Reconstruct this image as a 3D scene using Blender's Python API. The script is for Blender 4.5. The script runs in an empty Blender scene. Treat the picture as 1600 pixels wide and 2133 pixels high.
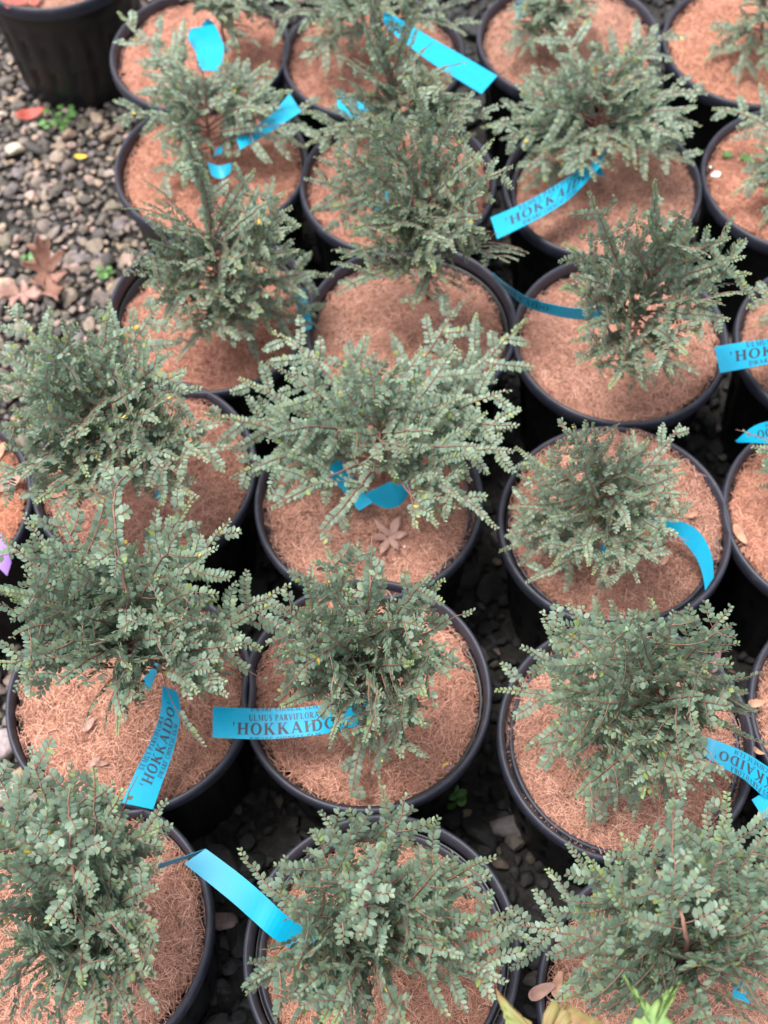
import bpy, math, random
import numpy as np
from mathutils import Vector, Matrix

# ------------------------------------------------------------------ camera, sky, sun, exposure
R = 0.14                    # pot rim radius (m)
HP = 0.235                  # rim height above the gravel
PITCH, ROLL, FPX, CAMH = 1.04863, -0.05766, 2617.7, 9.3342 * R
CAM = np.array([0.0, 0.0, HP + CAMH])
scene = bpy.context.scene
COL = scene.collection
_r0 = np.array([1.0, 0, 0]); _u0 = np.array([0, math.sin(PITCH), math.cos(PITCH)]); _f0 = np.array([0, math.cos(PITCH), -math.sin(PITCH)])
_c, _s = math.cos(ROLL), math.sin(ROLL)
CR = _c * _r0 + _s * _u0
CU = -_s * _r0 + _c * _u0
cam_d = bpy.data.cameras.new("camera")
cam = bpy.data.objects.new("camera", cam_d); COL.objects.link(cam)
cam.matrix_world = Matrix(((CR[0], CU[0], -_f0[0], CAM[0]), (CR[1], CU[1], -_f0[1], CAM[1]), (CR[2], CU[2], -_f0[2], CAM[2]), (0, 0, 0, 1)))
cam_d.sensor_fit = 'VERTICAL'; cam_d.sensor_height = 24; cam_d.lens = FPX / 2133 * 24
cam_d.clip_start = 0.02; cam_d.clip_end = 600
cam_d.dof.use_dof = True; cam_d.dof.focus_distance = 1.17; cam_d.dof.aperture_fstop = 3.5
scene.camera = cam

SUN_EL, SUN_AZ = math.radians(74), math.radians(-75)   # azimuth measured from +Y towards +X
world = bpy.data.worlds.new("World"); scene.world = world; world.use_nodes = True
wn = world.node_tree; wn.nodes.clear()
sky = wn.nodes.new('ShaderNodeTexSky'); sky.sky_type = 'NISHITA'; sky.sun_disc = False
sky.sun_elevation = SUN_EL; sky.sun_rotation = SUN_AZ; sky.dust_density = 3.0; sky.air_density = 1.0
hs = wn.nodes.new('ShaderNodeHueSaturation'); hs.inputs['Saturation'].default_value = 0.22
bg = wn.nodes.new('ShaderNodeBackground'); bg.inputs['Strength'].default_value = 0.115
wo = wn.nodes.new('ShaderNodeOutputWorld')
wn.links.new(sky.outputs[0], hs.inputs['Color']); wn.links.new(hs.outputs[0], bg.inputs[0]); wn.links.new(bg.outputs[0], wo.inputs[0])
sun_d = bpy.data.lights.new("sun", 'SUN'); sun_d.energy = 1.45; sun_d.angle = math.radians(22); sun_d.color = (1, 0.96, 0.9)
sun = bpy.data.objects.new("sun", sun_d); COL.objects.link(sun)
sd = Vector((math.sin(SUN_AZ) * math.cos(SUN_EL), math.cos(SUN_AZ) * math.cos(SUN_EL), math.sin(SUN_EL)))
sun.rotation_euler = sd.to_track_quat('Z', 'Y').to_euler()
vs = scene.view_settings
scene.display_settings.display_device = 'sRGB'
vs.view_transform = 'Standard'; vs.look = 'None'; vs.gamma = 1; vs.exposure = 1.65; vs.use_curve_mapping = False
scene.cycles.use_denoising = True
scene.cycles.max_bounces = 6; scene.cycles.diffuse_bounces = 3; scene.cycles.glossy_bounces = 2
scene.cycles.transmission_bounces = 3; scene.cycles.transparent_max_bounces = 4

# ------------------------------------------------------------------ small helpers
UP = np.array([0, 0, 1.0])
def ray(px, py):
    return (px - 800) / FPX * CR - (py - 1066.5) / FPX * CU + _f0
def at(px, py, z):
    """point of the place seen at (px,py) of the 1600x2133 photo, z metres above the rim plane"""
    d = ray(px, py); t = (HP + z - CAM[2]) / d[2]
    return CAM + d * t
def at_y(px, py, y):
    d = ray(px, py); t = (y - CAM[1]) / d[1]
    return CAM + d * t
def on_dome(px, py, c, rh, rv):
    d = ray(px, py); s = np.array([1 / rh, 1 / rh, 1 / rv])
    o = (CAM - c) * s; e = d * s
    a = e @ e; b = o @ e; q = o @ o - 1; disc = b * b - a * q
    t = -b / a if disc < 0 else (-b - math.sqrt(disc)) / a
    return CAM + d * t
def nrm(v):
    return v / (np.linalg.norm(v) + 1e-12)
def tag(o, label=None, cat=None, group=None, kind=None):
    if label: o['label'] = label
    if cat: o['category'] = cat
    if group: o['group'] = group
    if kind: o['kind'] = kind
    return o
def empty(name, loc):
    o = bpy.data.objects.new(name, None); COL.objects.link(o); o.location = loc; o.empty_display_size = 0.05
    return o
def mesh(name, verts, faces, mats, smooth=True, midx=None, colors=None):
    me = bpy.data.meshes.new(name)
    me.from_pydata([tuple(v) for v in verts], [], [tuple(int(i) for i in f) for f in faces])
    for m in mats: me.materials.append(m)
    if smooth: me.polygons.foreach_set('use_smooth', [True] * len(me.polygons))
    if midx is not None: me.polygons.foreach_set('material_index', midx)
    if colors is not None: set_colors(me, colors)
    me.update()
    return me
def set_colors(me, colors):
    ca = me.color_attributes.new('tint', 'FLOAT_COLOR', 'POINT')
    c4 = np.ones((len(me.vertices), 4), np.float32); c4[:, :3] = colors
    ca.data.foreach_set('color', c4.ravel())
def fast_mesh(name, verts, quads, mats, colors=None, smooth=True, midx=None):
    """big meshes made of equal polygons, straight from arrays"""
    verts = np.asarray(verts, np.float32); quads = np.asarray(quads, np.int32)
    k = quads.shape[1]; n = len(quads)
    me = bpy.data.meshes.new(name)
    me.vertices.add(len(verts)); me.vertices.foreach_set('co', verts.ravel())
    me.loops.add(n * k); me.loops.foreach_set('vertex_index', quads.ravel())
    me.polygons.add(n); me.polygons.foreach_set('loop_start', np.arange(n, dtype=np.int32) * k)
    me.polygons.foreach_set('loop_total', np.full(n, k, np.int32))
    if midx is not None: me.polygons.foreach_set('material_index', np.asarray(midx, np.int32))
    for m in mats: me.materials.append(m)
    me.update(calc_edges=True)
    me.polygons.foreach_set('use_smooth', np.full(n, smooth))
    if colors is not None: set_colors(me, colors)
    me.validate()
    return me
def put(name, me, parent=None, loc=None):
    o = bpy.data.objects.new(name, me); COL.objects.link(o)
    if parent is not None: o.parent = parent
    if loc is not None: o.location = loc
    return o
def lathe(profile, seg, closed=True):
    P = np.array(profile); n = len(P); a = np.arange(seg) * 2 * math.pi / seg
    V = np.stack([np.outer(P[:, 0], np.cos(a)), np.outer(P[:, 0], np.sin(a)), np.outer(P[:, 1], np.ones(seg))], -1).reshape(-1, 3)
    F = []
    for i in range(n if closed else n - 1):
        j = (i + 1) % n
        for k in range(seg):
            l = (k + 1) % seg
            F.append((i * seg + k, i * seg + l, j * seg + l, j * seg + k))
    return V, F

# ------------------------------------------------------------------ materials
def mat(name):
    m = bpy.data.materials.new(name); m.use_nodes = True
    nt = m.node_tree; b = nt.nodes['Principled BSDF']
    return m, nt, b
def node(nt, kind, **kw):
    n = nt.nodes.new(kind)
    for k, v in kw.items():
        if k in n.inputs.keys(): n.inputs[k].default_value = v
        else: setattr(n, k, v)
    return n
def ramp(nt, fac, stops):
    r = nt.nodes.new('ShaderNodeValToRGB'); e = r.color_ramp.elements
    while len(e) < len(stops): e.new(0.5)
    for el, (p, c) in zip(e, stops): el.position = p; el.color = (*c, 1)
    nt.links.new(fac, r.inputs[0]); return r
def mixc(nt, a, b, fac, mode='MIX'):
    m = nt.nodes.new('ShaderNodeMix'); m.data_type = 'RGBA'; m.blend_type = mode
    for s, v in ((0, fac), (6, a), (7, b)):
        if isinstance(v, (int, float)): m.inputs[s].default_value = v
        elif isinstance(v, tuple): m.inputs[s].default_value = (*v, 1)
        else: nt.links.new(v, m.inputs[s])
    return m.outputs[2]
def bump(nt, b, h, strength, dist):
    n = node(nt, 'ShaderNodeBump', Strength=strength, Distance=dist)
    nt.links.new(h, n.inputs['Height']); nt.links.new(n.outputs[0], b.inputs['Normal'])
def objcoord(nt):
    return nt.nodes.new('ShaderNodeTexCoord').outputs['Object']
def noise(nt, scale, detail=4, rough=0.6, co=None):
    n = node(nt, 'ShaderNodeTexNoise', Scale=scale, Detail=detail, Roughness=rough)
    nt.links.new(co if co is not None else objcoord(nt), n.inputs['Vector']); return n.outputs[0]

# leaves: tint per leaf, waxy bluish green upper side
M_LEAF, nt, b = mat('elm_leaf')
at_ = node(nt, 'ShaderNodeAttribute', attribute_name='tint')
nz = noise(nt, 260, 2)
c = mixc(nt, at_.outputs['Color'], ramp(nt, nz, [(0.3, (0.7, 0.7, 0.7)), (0.7, (1.0, 1.0, 1.0))]).outputs[0], 0.4, 'MULTIPLY')
nt.links.new(c, b.inputs['Base Color']); b.inputs['Roughness'].default_value = 0.47
b.inputs['Specular IOR Level'].default_value = 0.55
tr = node(nt, 'ShaderNodeBsdfTranslucent'); nt.links.new(c, tr.inputs['Color'])
mx = node(nt, 'ShaderNodeMixShader', Fac=0.33); nt.links.new(b.outputs[0], mx.inputs[1]); nt.links.new(tr.outputs[0], mx.inputs[2])
nt.links.new(mx.outputs[0], nt.nodes['Material Output'].inputs[0])

M_TWIG, nt, b = mat('reddish_twig_bark')
nt.links.new(ramp(nt, noise(nt, 90, 5), [(0.3, (0.14, 0.066, 0.048)), (0.7, (0.31, 0.16, 0.12))]).outputs[0], b.inputs['Base Color'])
b.inputs['Roughness'].default_value = 0.75

M_POT, nt, b = mat('black_pot_plastic')
nt.links.new(ramp(nt, noise(nt, 30, 4), [(0.35, (0.003, 0.003, 0.004)), (0.75, (0.007, 0.007, 0.009))]).outputs[0], b.inputs['Base Color'])
b.inputs['Roughness'].default_value = 0.42; bump(nt, b, noise(nt, 400, 2), 0.15, 0.001)
M_RIM, nt, b = mat('dusty_dark_rim_plastic')
nt.links.new(ramp(nt, noise(nt, 55, 6, 0.7), [(0.3, (0.014, 0.0145, 0.025)), (0.6, (0.027, 0.028, 0.044)), (0.8, (0.075, 0.074, 0.085))]).outputs[0], b.inputs['Base Color'])
b.inputs['Roughness'].default_value = 0.5; bump(nt, b, noise(nt, 600, 3), 0.2, 0.0006)

def coir_mat(name, lo, mid, hi):
    m, nt, b = mat(name)
    oi = nt.nodes.new('ShaderNodeObjectInfo'); co = objcoord(nt)
    n1 = noise(nt, 260, 6, 0.75, co); n2 = noise(nt, 14, 3, 0.5, co)
    c = ramp(nt, n1, [(0.32, lo), (0.5, mid), (0.7, hi)]).outputs[0]
    c = mixc(nt, c, ramp(nt, n2, [(0.35, (0.78, 0.74, 0.70)), (0.65, (1, 1, 1))]).outputs[0], 0.7, 'MULTIPLY')
    c = mixc(nt, c, oi.outputs['Color'], 1.0, 'MULTIPLY')
    nt.links.new(c, b.inputs['Base Color']); b.inputs['Roughness'].default_value = 0.85
    b.inputs['Specular IOR Level'].default_value = 0.2
    bump(nt, b, n1, 0.9, 0.003)
    return m
M_COIR = coir_mat('coir_mat', (0.06, 0.028, 0.020), (0.37, 0.19, 0.135), (0.66, 0.39, 0.29))
M_FIBRE, nt, b = mat('coir_fibre')
at_ = node(nt, 'ShaderNodeAttribute', attribute_name='tint'); oi = nt.nodes.new('ShaderNodeObjectInfo')
n3 = node(nt, 'ShaderNodeTexNoise', Scale=13, Detail=4, Roughness=0.6, noise_dimensions='4D'); nt.links.new(objcoord(nt), n3.inputs['Vector']); nt.links.new(oi.outputs['Random'], n3.inputs['W'])
wet = ramp(nt, n3.outputs[0], [(0.36, (0.60, 0.54, 0.50)), (0.58, (1.0, 1.0, 1.0))]).outputs[0]
nt.links.new(mixc(nt, mixc(nt, at_.outputs['Color'], oi.outputs['Color'], 1.0, 'MULTIPLY'), wet, 0.45, 'MULTIPLY'), b.inputs['Base Color'])
b.inputs['Roughness'].default_value = 0.7

M_TAG, nt, b = mat('cyan_tag_vinyl')
nt.links.new(ramp(nt, noise(nt, 35, 3), [(0.3, (0.0, 0.27, 0.45)), (0.7, (0.0, 0.315, 0.50))]).outputs[0], b.inputs['Base Color'])
b.inputs['Roughness'].default_value = 0.38; b.inputs['Specular IOR Level'].default_value = 0.35
M_VIOLET, nt, b = mat('violet_tag_vinyl')
nt.links.new(ramp(nt, noise(nt, 35, 3), [(0.3, (0.20, 0.10, 0.33)), (0.7, (0.24, 0.12, 0.38))]).outputs[0], b.inputs['Base Color'])
b.inputs['Roughness'].default_value = 0.35
M_INK, nt, b = mat('black_ink')
nt.links.new(ramp(nt, noise(nt, 900, 3), [(0.35, (0.012, 0.014, 0.03)), (0.8, (0.03, 0.05, 0.08))]).outputs[0], b.inputs['Base Color'])
b.inputs['Roughness'].default_value = 0.5

M_STONE, nt, b = mat('gravel_stone')
at_ = node(nt, 'ShaderNodeAttribute', attribute_name='tint'); co = objcoord(nt)
n1 = noise(nt, 120, 6, 0.7, co)
c = mixc(nt, at_.outputs['Color'], ramp(nt, n1, [(0.3, (0.45, 0.43, 0.42)), (0.65, (1.05, 1.05, 1.05))]).outputs[0], 0.85, 'MULTIPLY')
nt.links.new(c, b.inputs['Base Color']); b.inputs['Roughness'].default_value = 0.72
bump(nt, b, n1, 0.5, 0.003)
M_SOIL, nt, b = mat('shade_darkened_grit')  # grit colour kept very dark, with the shade between pots painted in
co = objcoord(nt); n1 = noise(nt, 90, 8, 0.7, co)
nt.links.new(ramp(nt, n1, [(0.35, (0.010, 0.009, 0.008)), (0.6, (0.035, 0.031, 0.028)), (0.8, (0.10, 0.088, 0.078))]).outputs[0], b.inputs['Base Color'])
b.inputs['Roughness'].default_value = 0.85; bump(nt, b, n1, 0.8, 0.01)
def leaf_mat(name, a, c2, scale=60, rough=0.6):
    m, nt, b = mat(name)
    nt.links.new(ramp(nt, noise(nt, scale, 5), [(0.3, a), (0.7, c2)]).outputs[0], b.inputs['Base Color'])
    b.inputs['Roughness'].default_value = rough
    bump(nt, b, noise(nt, 200, 3), 0.4, 0.001)
    return m

# ------------------------------------------------------------------ the ground
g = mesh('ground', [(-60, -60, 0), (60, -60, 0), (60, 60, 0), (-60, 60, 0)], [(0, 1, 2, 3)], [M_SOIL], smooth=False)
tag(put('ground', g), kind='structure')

POTS = {  # name: centre in rim radii, fitted to the rims in the photo
 'O': (-1.72, 11.36), 'F': (0.169, 11.11), 'N': (-1.565, 9.62), 'E': (0.333, 9.229), 'S': (2.375, 9.036), 'R': (2.307, 11.2),
 'T': (4.301, 10.954), 'U': (4.366, 8.959), 'M': (-1.535, 7.715), 'D': (0.352, 7.395), 'G': (2.279, 7.113), 'V': (4.309, 6.877),
 'H': (1.95, 5.145), 'W': (3.868, 5.101), 'C': (-0.125, 5.525), 'B': (-0.222, 3.76), 'L': (-2.09, 5.938), 'K': (-2.105, 3.849),
 'I': (1.77, 3.256), 'X': (3.748, 3.307), 'A': (-0.198, 1.769), 'J': (1.866, 1.31), 'Q': (-2.403, 2.032), 'Y': (-4.053, 5.72),
 'P': (-3.472, 13.125)}

# gravel: thousands of loose stones, one object
def ico(sub):
    import bmesh
    bm = bmesh.new(); bmesh.ops.create_icosphere(bm, subdivisions=sub, radius=1)
    V = np.array([v.co[:] for v in bm.verts]); F = np.array([[v.index for v in f.verts] for f in bm.faces]); bm.free()
    return V, F
rng = np.random.default_rng(7)
SV, SF = ico(2)
def stone_shape(rg, flat=0.6, ang=0.35):
    v = SV.copy()
    for _ in range(14):            # chip flat facets off
        n = nrm(rg.normal(size=3)); d = rg.uniform(0.42, 0.85)
        h = v @ n; m = h > d; v[m] -= np.outer(h[m] - d, n) * rg.uniform(0.7, 1)
    v *= np.array([rg.uniform(0.75, 1.25), rg.uniform(0.65, 1.0), rg.uniform(flat * .7, flat * 1.2)])
    return v
SHAPES = [stone_shape(rng) for _ in range(40)]
STONE_COLS = np.array([(0.22, 0.185, 0.17), (0.13, 0.115, 0.105), (0.33, 0.27, 0.225), (0.40, 0.31, 0.235), (0.41, 0.30, 0.27), (0.085, 0.08, 0.08),
                       (0.22, 0.195, 0.205), (0.15, 0.135, 0.105), (0.50, 0.43, 0.38), (0.18, 0.16, 0.125)])
STONE_W = np.array([.2, .17, .13, .07, .08, .1, .1, .08, .03, .04])
def rotm(rg):
    q = nrm(rg.normal(size=4)); w, x, y, z = q
    return np.array([[1 - 2 * (y * y + z * z), 2 * (x * y - z * w), 2 * (x * z + y * w)], [2 * (x * y + z * w), 1 - 2 * (x * x + z * z), 2 * (y * z - x * w)],
                     [2 * (x * z - y * w), 2 * (y * z + x * w), 1 - 2 * (x * x + y * y)]])
def gravel():
    VV, FF, CC = [], [], []
    base = 0
    cen = np.array(list(POTS.values())) * R
    cells = []
    x = -1.05
    while x < 0.95:
        y = -0.1
        while y < 2.25:
            cells.append((x, y)); y += 0.0135
        x += 0.0135
    for (x, y) in cells:
        x += rng.uniform(-.007, .007); y += rng.uniform(-.007, .007)
        if np.min(np.hypot(cen[:, 0] - x, cen[:, 1] - y)) < R * 0.78: continue
        s = rng.uniform(0.0055, 0.0110) if rng.random() < 0.9 else rng.uniform(0.013, 0.020)
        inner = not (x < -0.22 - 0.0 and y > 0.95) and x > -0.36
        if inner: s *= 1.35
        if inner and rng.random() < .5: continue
        v = SHAPES[rng.integers(40)]
        a = rng.uniform(0, 6.283); ca, sa = math.cos(a), math.sin(a); tilt = rng.uniform(-.5, .5)
        M = np.array([[ca, -sa, 0], [sa, ca, 0], [0, 0, 1]]) @ np.array([[1, 0, 0], [0, math.cos(tilt), -math.sin(tilt)], [0, math.sin(tilt), math.cos(tilt)]])
        w = (v * s) @ M.T + np.array([x, y, s * 0.35 + rng.uniform(0, 0.006)])
        col = STONE_COLS[rng.choice(10, p=STONE_W)] * rng.uniform(0.75, 1.2) * np.array([1.02, .98, .94])
        if inner: col = np.array((0.030, 0.030, 0.031)) * rng.uniform(0.25, 1.0) if rng.random() < .85 else col * 0.5  # dark stones between pots, their tint lowered further to carry the pots' shade
        VV.append(w); FF.append(SF + base); CC.append(np.tile(col, (len(w), 1))); base += len(w)
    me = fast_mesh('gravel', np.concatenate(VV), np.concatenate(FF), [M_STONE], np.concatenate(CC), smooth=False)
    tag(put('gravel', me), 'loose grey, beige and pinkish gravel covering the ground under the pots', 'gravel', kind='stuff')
gravel()

# ------------------------------------------------------------------ pots
def pot_body():
    seg = 120
    rb, rt = 0.80 * R, 0.915 * R
    rows = [0.0, 0.004, 0.02, 0.035, 0.055, 0.06, 0.085, 0.09, 0.115, 0.12, 0.145, 0.15, 0.172, 0.178, 0.19, 0.198, 0.214]
    V = []; F = []
    for i, z in enumerate(rows):
        f = z / 0.214; r = rb + (rt - rb) * f
        if i == 0: r -= 0.003
        if z > 0.185: r += 0.003
        for k in range(seg):
            a = 2 * math.pi * k / seg
            rr = r
            if 0.03 < z < 0.18:
                if k % 6 in (0, 1): rr += 0.0018
                if i in (5, 6, 9, 10) and k % 6 == 3: rr -= 0.006
            V.append((rr * math.cos(a), rr * math.sin(a), z))
    n = len(rows)
    for i in range(n - 1):
        for k in range(seg):
            l = (k + 1) % seg
            F.append((i * seg + k, i * seg + l, (i + 1) * seg + l, (i + 1) * seg + k))
    # inner wall
    inner = [(rt + 0.0005, 0.214), (rt - 0.002, 0.214), (rt - 0.003, 0.205), (rt - 0.006, 0.203), (rt - 0.014, 0.12), (0.0001, 0.12)]
    b0 = len(V)
    for r, z in inner:
        for k in range(seg):
            a = 2 * math.pi * k / seg; V.append((r * math.cos(a), r * math.sin(a), z))
    for i in range(len(inner) - 1):
        for k in range(seg):
            l = (k + 1) % seg
            F.append((b0 + i * seg + k, b0 + i * seg + l, b0 + (i + 1) * seg + l, b0 + (i + 1) * seg + k))
    me = mesh('pot', V, F, [M_POT]); return me
POT_ME = pot_body()
RV, RF = lathe([(0.930 * R, 0.212), (0.972 * R, 0.210), (0.986 * R, 0.2115), (1.0 * R, 0.2185), (0.999 * R, 0.229), (0.990 * R, 0.2335), (0.974 * R, 0.235), (0.957 * R, 0.234),
                (0.944 * R, 0.2295), (0.934 * R, 0.222)], 120)
RIM_ME = mesh('rim', RV, RF, [M_RIM])
IV, IF = lathe([(0.855 * R, 0.205), (0.895 * R, 0.205), (0.905 * R, 0.211), (0.900 * R, 0.217), (0.878 * R, 0.218), (0.860 * R, 0.214)], 100)
INNER_ME = mesh('inner_rim', IV, IF, [M_RIM])

# coir mulch discs with real fibres on top: a few variants shared between pots
FIB_COLS = np.array([(0.58, 0.33, 0.245), (0.38, 0.195, 0.14), (0.70, 0.44, 0.34), (0.15, 0.07, 0.05), (0.80, 0.57, 0.46), (0.50, 0.265, 0.19)])
FIB_W = np.array([.28, .22, .18, .14, .05, .13])
def coir_disc(seed):
    rg = np.random.default_rng(seed)
    rings, seg = 26, 96
    ph = rg.uniform(0, 6.28, 12)
    def edge(a):
        return 0.885 * R * (1 + 0.014 * np.sin(2 * a + ph[0]) + 0.011 * np.sin(5 * a + ph[1]) + 0.008 * np.sin(11 * a + ph[2]) + 0.005 * np.sin(23 * a + ph[8]))
    def hgt(x, y):
        u, v = x / R, y / R
        return 0.0030 * np.sin(3 * u + ph[3]) * np.cos(2.5 * v + ph[4]) + 0.0022 * np.sin(9 * u + ph[5] + 2 * v) * np.sin(8 * v + ph[6]) + 0.0011 * np.sin(21 * u + ph[7]) * np.sin(19 * v + ph[9])
    V = [(0, 0, -0.002)]; F = []
    for i in range(1, rings + 1):
        f = i / rings
        for k in range(seg):
            a = 2 * math.pi * k / seg; r = edge(a) * f
            x, y = r * math.cos(a), r * math.sin(a)
            z = hgt(x, y) + rg.normal() * 0.0004 - 0.004 * max(0, f - 0.93) / 0.07
            V.append((x, y, z))
    for k in range(seg):
        F.append((0, 1 + k, 1 + (k + 1) % seg))
    nt_ = len(F)
    quads = []
    for i in range(rings - 1):
        for k in range(seg):
            l = (k + 1) % seg
            quads.append((1 + i * seg + k, 1 + (i + 1) * seg + k, 1 + (i + 1) * seg + l, 1 + i * seg + l))
    b0 = len(V)
    for k in range(seg):
        a = 2 * math.pi * k / seg; r = edge(a) * 0.985; V.append((r * math.cos(a), r * math.sin(a), -0.014))
    for k in range(seg):
        l = (k + 1) % seg; i0 = 1 + (rings - 1) * seg
        quads.append((i0 + k, b0 + k, b0 + l, i0 + l))
    F += quads
    V = np.array(V); cols = [np.tile((0.4, 0.18, 0.12), (len(V), 1))]
    # fibres: 5-point arcs with a triangular ribbon section
    n = 7600; npt = 6
    r = R * 0.885 * np.sqrt(rg.random(n)) * 1.0; a = rg.uniform(0, 2 * math.pi, n)
    x = r * np.cos(a); y = r * np.sin(a); th = rg.uniform(0, 2 * math.pi, n)
    L = rg.uniform(0.007, 0.028, n); curv = rg.normal(0, 60, n); lift = np.abs(rg.normal(0.0006, 0.0009, n)); wd = rg.uniform(0.00013, 0.00028, n)
    pts = np.zeros((n, npt, 3)); tang = np.zeros((n, npt, 2))
    cx, cy, ct = x.copy(), y.copy(), th.copy()
    for j in range(npt):
        rr = np.hypot(cx, cy); lim = np.minimum(1, 0.925 * R / np.maximum(rr, 1e-6)); cx *= lim; cy *= lim
        zz = hgt(cx, cy) + 0.0003 + lift * np.sin(math.pi * j / (npt - 1)) * 2.2 + (rg.random(n) * 0.0004)
        pts[:, j] = np.stack([cx, cy, zz], 1); tang[:, j] = np.stack([np.cos(ct), np.sin(ct)], 1)
        st = L / (npt - 1); cx = cx + st * np.cos(ct); cy = cy + st * np.sin(ct); ct = ct + curv * st + rg.normal(0, .12, n)
    side = np.stack([-tang[..., 1], tang[..., 0], np.zeros((n, npt))], -1) * wd[:, None, None]
    top = pts + np.array([0, 0, 1]) * wd[:, None, None] * 1.1
    fv = np.stack([pts - side, top, pts + side], 2).reshape(-1, 3)      # n*npt*3
    base = np.arange(n)[:, None, None] * npt * 3 + np.arange(npt - 1)[None, :, None] * 3
    q1 = base + np.array([0, 1, 4, 3]); q2 = base + np.array([1, 2, 5, 4])
    fq = np.concatenate([q1.reshape(-1, 4), q2.reshape(-1, 4)]) + len(V)
    fc = np.array([1.0, 0.93, 0.93]) * FIB_COLS[rg.choice(6, n, p=FIB_W)] * rg.uniform(0.8, 1.2, n)[:, None]
    cols.append(np.repeat(fc, npt * 3, 0))
    allV = np.concatenate([V, fv])
    # make triangles into quads for the fast path by building two meshes worth of faces with from_pydata
    me = bpy.data.meshes.new('mulch_disc')
    tri = np.array(F[:nt_], np.int32); qd = np.concatenate([np.array(F[nt_:], np.int32), fq.astype(np.int32)])
    nl = tri.size + qd.size
    me.vertices.add(len(allV)); me.vertices.foreach_set('co', allV.astype(np.float32).ravel())
    me.loops.add(nl); me.loops.foreach_set('vertex_index', np.concatenate([tri.ravel(), qd.ravel()]))
    npol = len(tri) + len(qd); me.polygons.add(npol)
    st = np.concatenate([np.arange(len(tri)) * 3, tri.size + np.arange(len(qd)) * 4]).astype(np.int32)
    me.polygons.foreach_set('loop_start', st); me.polygons.foreach_set('loop_total', np.concatenate([np.full(len(tri), 3), np.full(len(qd), 4)]).astype(np.int32))
    mi = np.zeros(npol, np.int32); mi[len(F):] = 1
    me.polygons.foreach_set('material_index', mi)
    me.materials.append(M_COIR); me.materials.append(M_FIBRE)
    me.update(calc_edges=True); me.polygons.foreach_set('use_smooth', np.full(npol, True))
    set_colors(me, np.concatenate(cols)); me.validate()
    return me
COIRS = [coir_disc(s) for s in (11, 12, 13, 14, 15)]

# ------------------------------------------------------------------ plants
LEAF_T = np.array([(0, 0, 0), (.20, .36, -.05), (.52, .5, -.08), (.84, .27, -.10), (1, 0, -.13), (.52, 0, 0.02), (.84, -.27, -.10), (.52, -.5, -.08), (.20, -.36, -.05)])
LEAF_Q = np.array([(0, 5, 2, 1), (5, 4, 3, 2), (0, 8, 7, 5), (5, 7, 6, 4)])
GREENS = np.array([(0.196, 0.276, 0.196), (0.172, 0.252, 0.184), (0.226, 0.308, 0.228), (0.212, 0.286, 0.176), (0.142, 0.210, 0.146)])

# sparse places of the crowns, where the photo lets a tag or the mulch show through: (x0, y0, x1, y1, radius)
THIN = [(312, 1405, 325, 1395, 24), (352, 1440, 352, 1440, 24), (400, 1775, 575, 1925, 40), (450, 1505, 640, 1508, 36), (345, 1450, 285, 1670, 32), (1035, 475, 1190, 405, 28), (900, 95, 1020, 165, 30),
        (1430, 1095, 1480, 1220, 26), (785, 1032, 835, 1030, 30), (700, 985, 712, 990, 16), (815, 1105, 815, 1115, 50), (830, 1150, 880, 1160, 26), (910, 1130, 1000, 1130, 34), (590, 1130, 625, 1150, 24), (620, 1090, 640, 1110, 34),
        (1500, 1560, 1600, 1620, 30), (430, 60, 430, 140, 28), (455, 350, 465, 355, 22), (500, 300, 610, 225, 14), (1490, 745, 1600, 735, 30), (1550, 900, 1600, 905, 22),
        (300, 1590, 200, 1560, 40), (1060, 610, 1200, 655, 16), (385, 1880, 390, 2050, 60), (440, 1000, 470, 1050, 30), (1480, 940, 1490, 1080, 22),
        (980, 1480, 960, 1560, 40), (800, 605, 700, 700, 30), (520, 1420, 540, 1460, 24), (940, 1270, 975, 1340, 16)]
def in_thin(p):
    rel = p - CAM; dep = rel @ _f0; X = 800 + FPX * (rel @ CR) / dep; Y = 1066.5 - FPX * (rel @ CU) / dep
    for (ax, ay, bx, by, r) in THIN:
        t = min(1, max(0, ((X - ax) * (bx - ax) + (Y - ay) * (by - ay)) / ((bx - ax) ** 2 + (by - ay) ** 2 + 1e-9)))
        if math.hypot(X - ax - t * (bx - ax), Y - ay - t * (by - ay)) < r: return True
    return False
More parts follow.
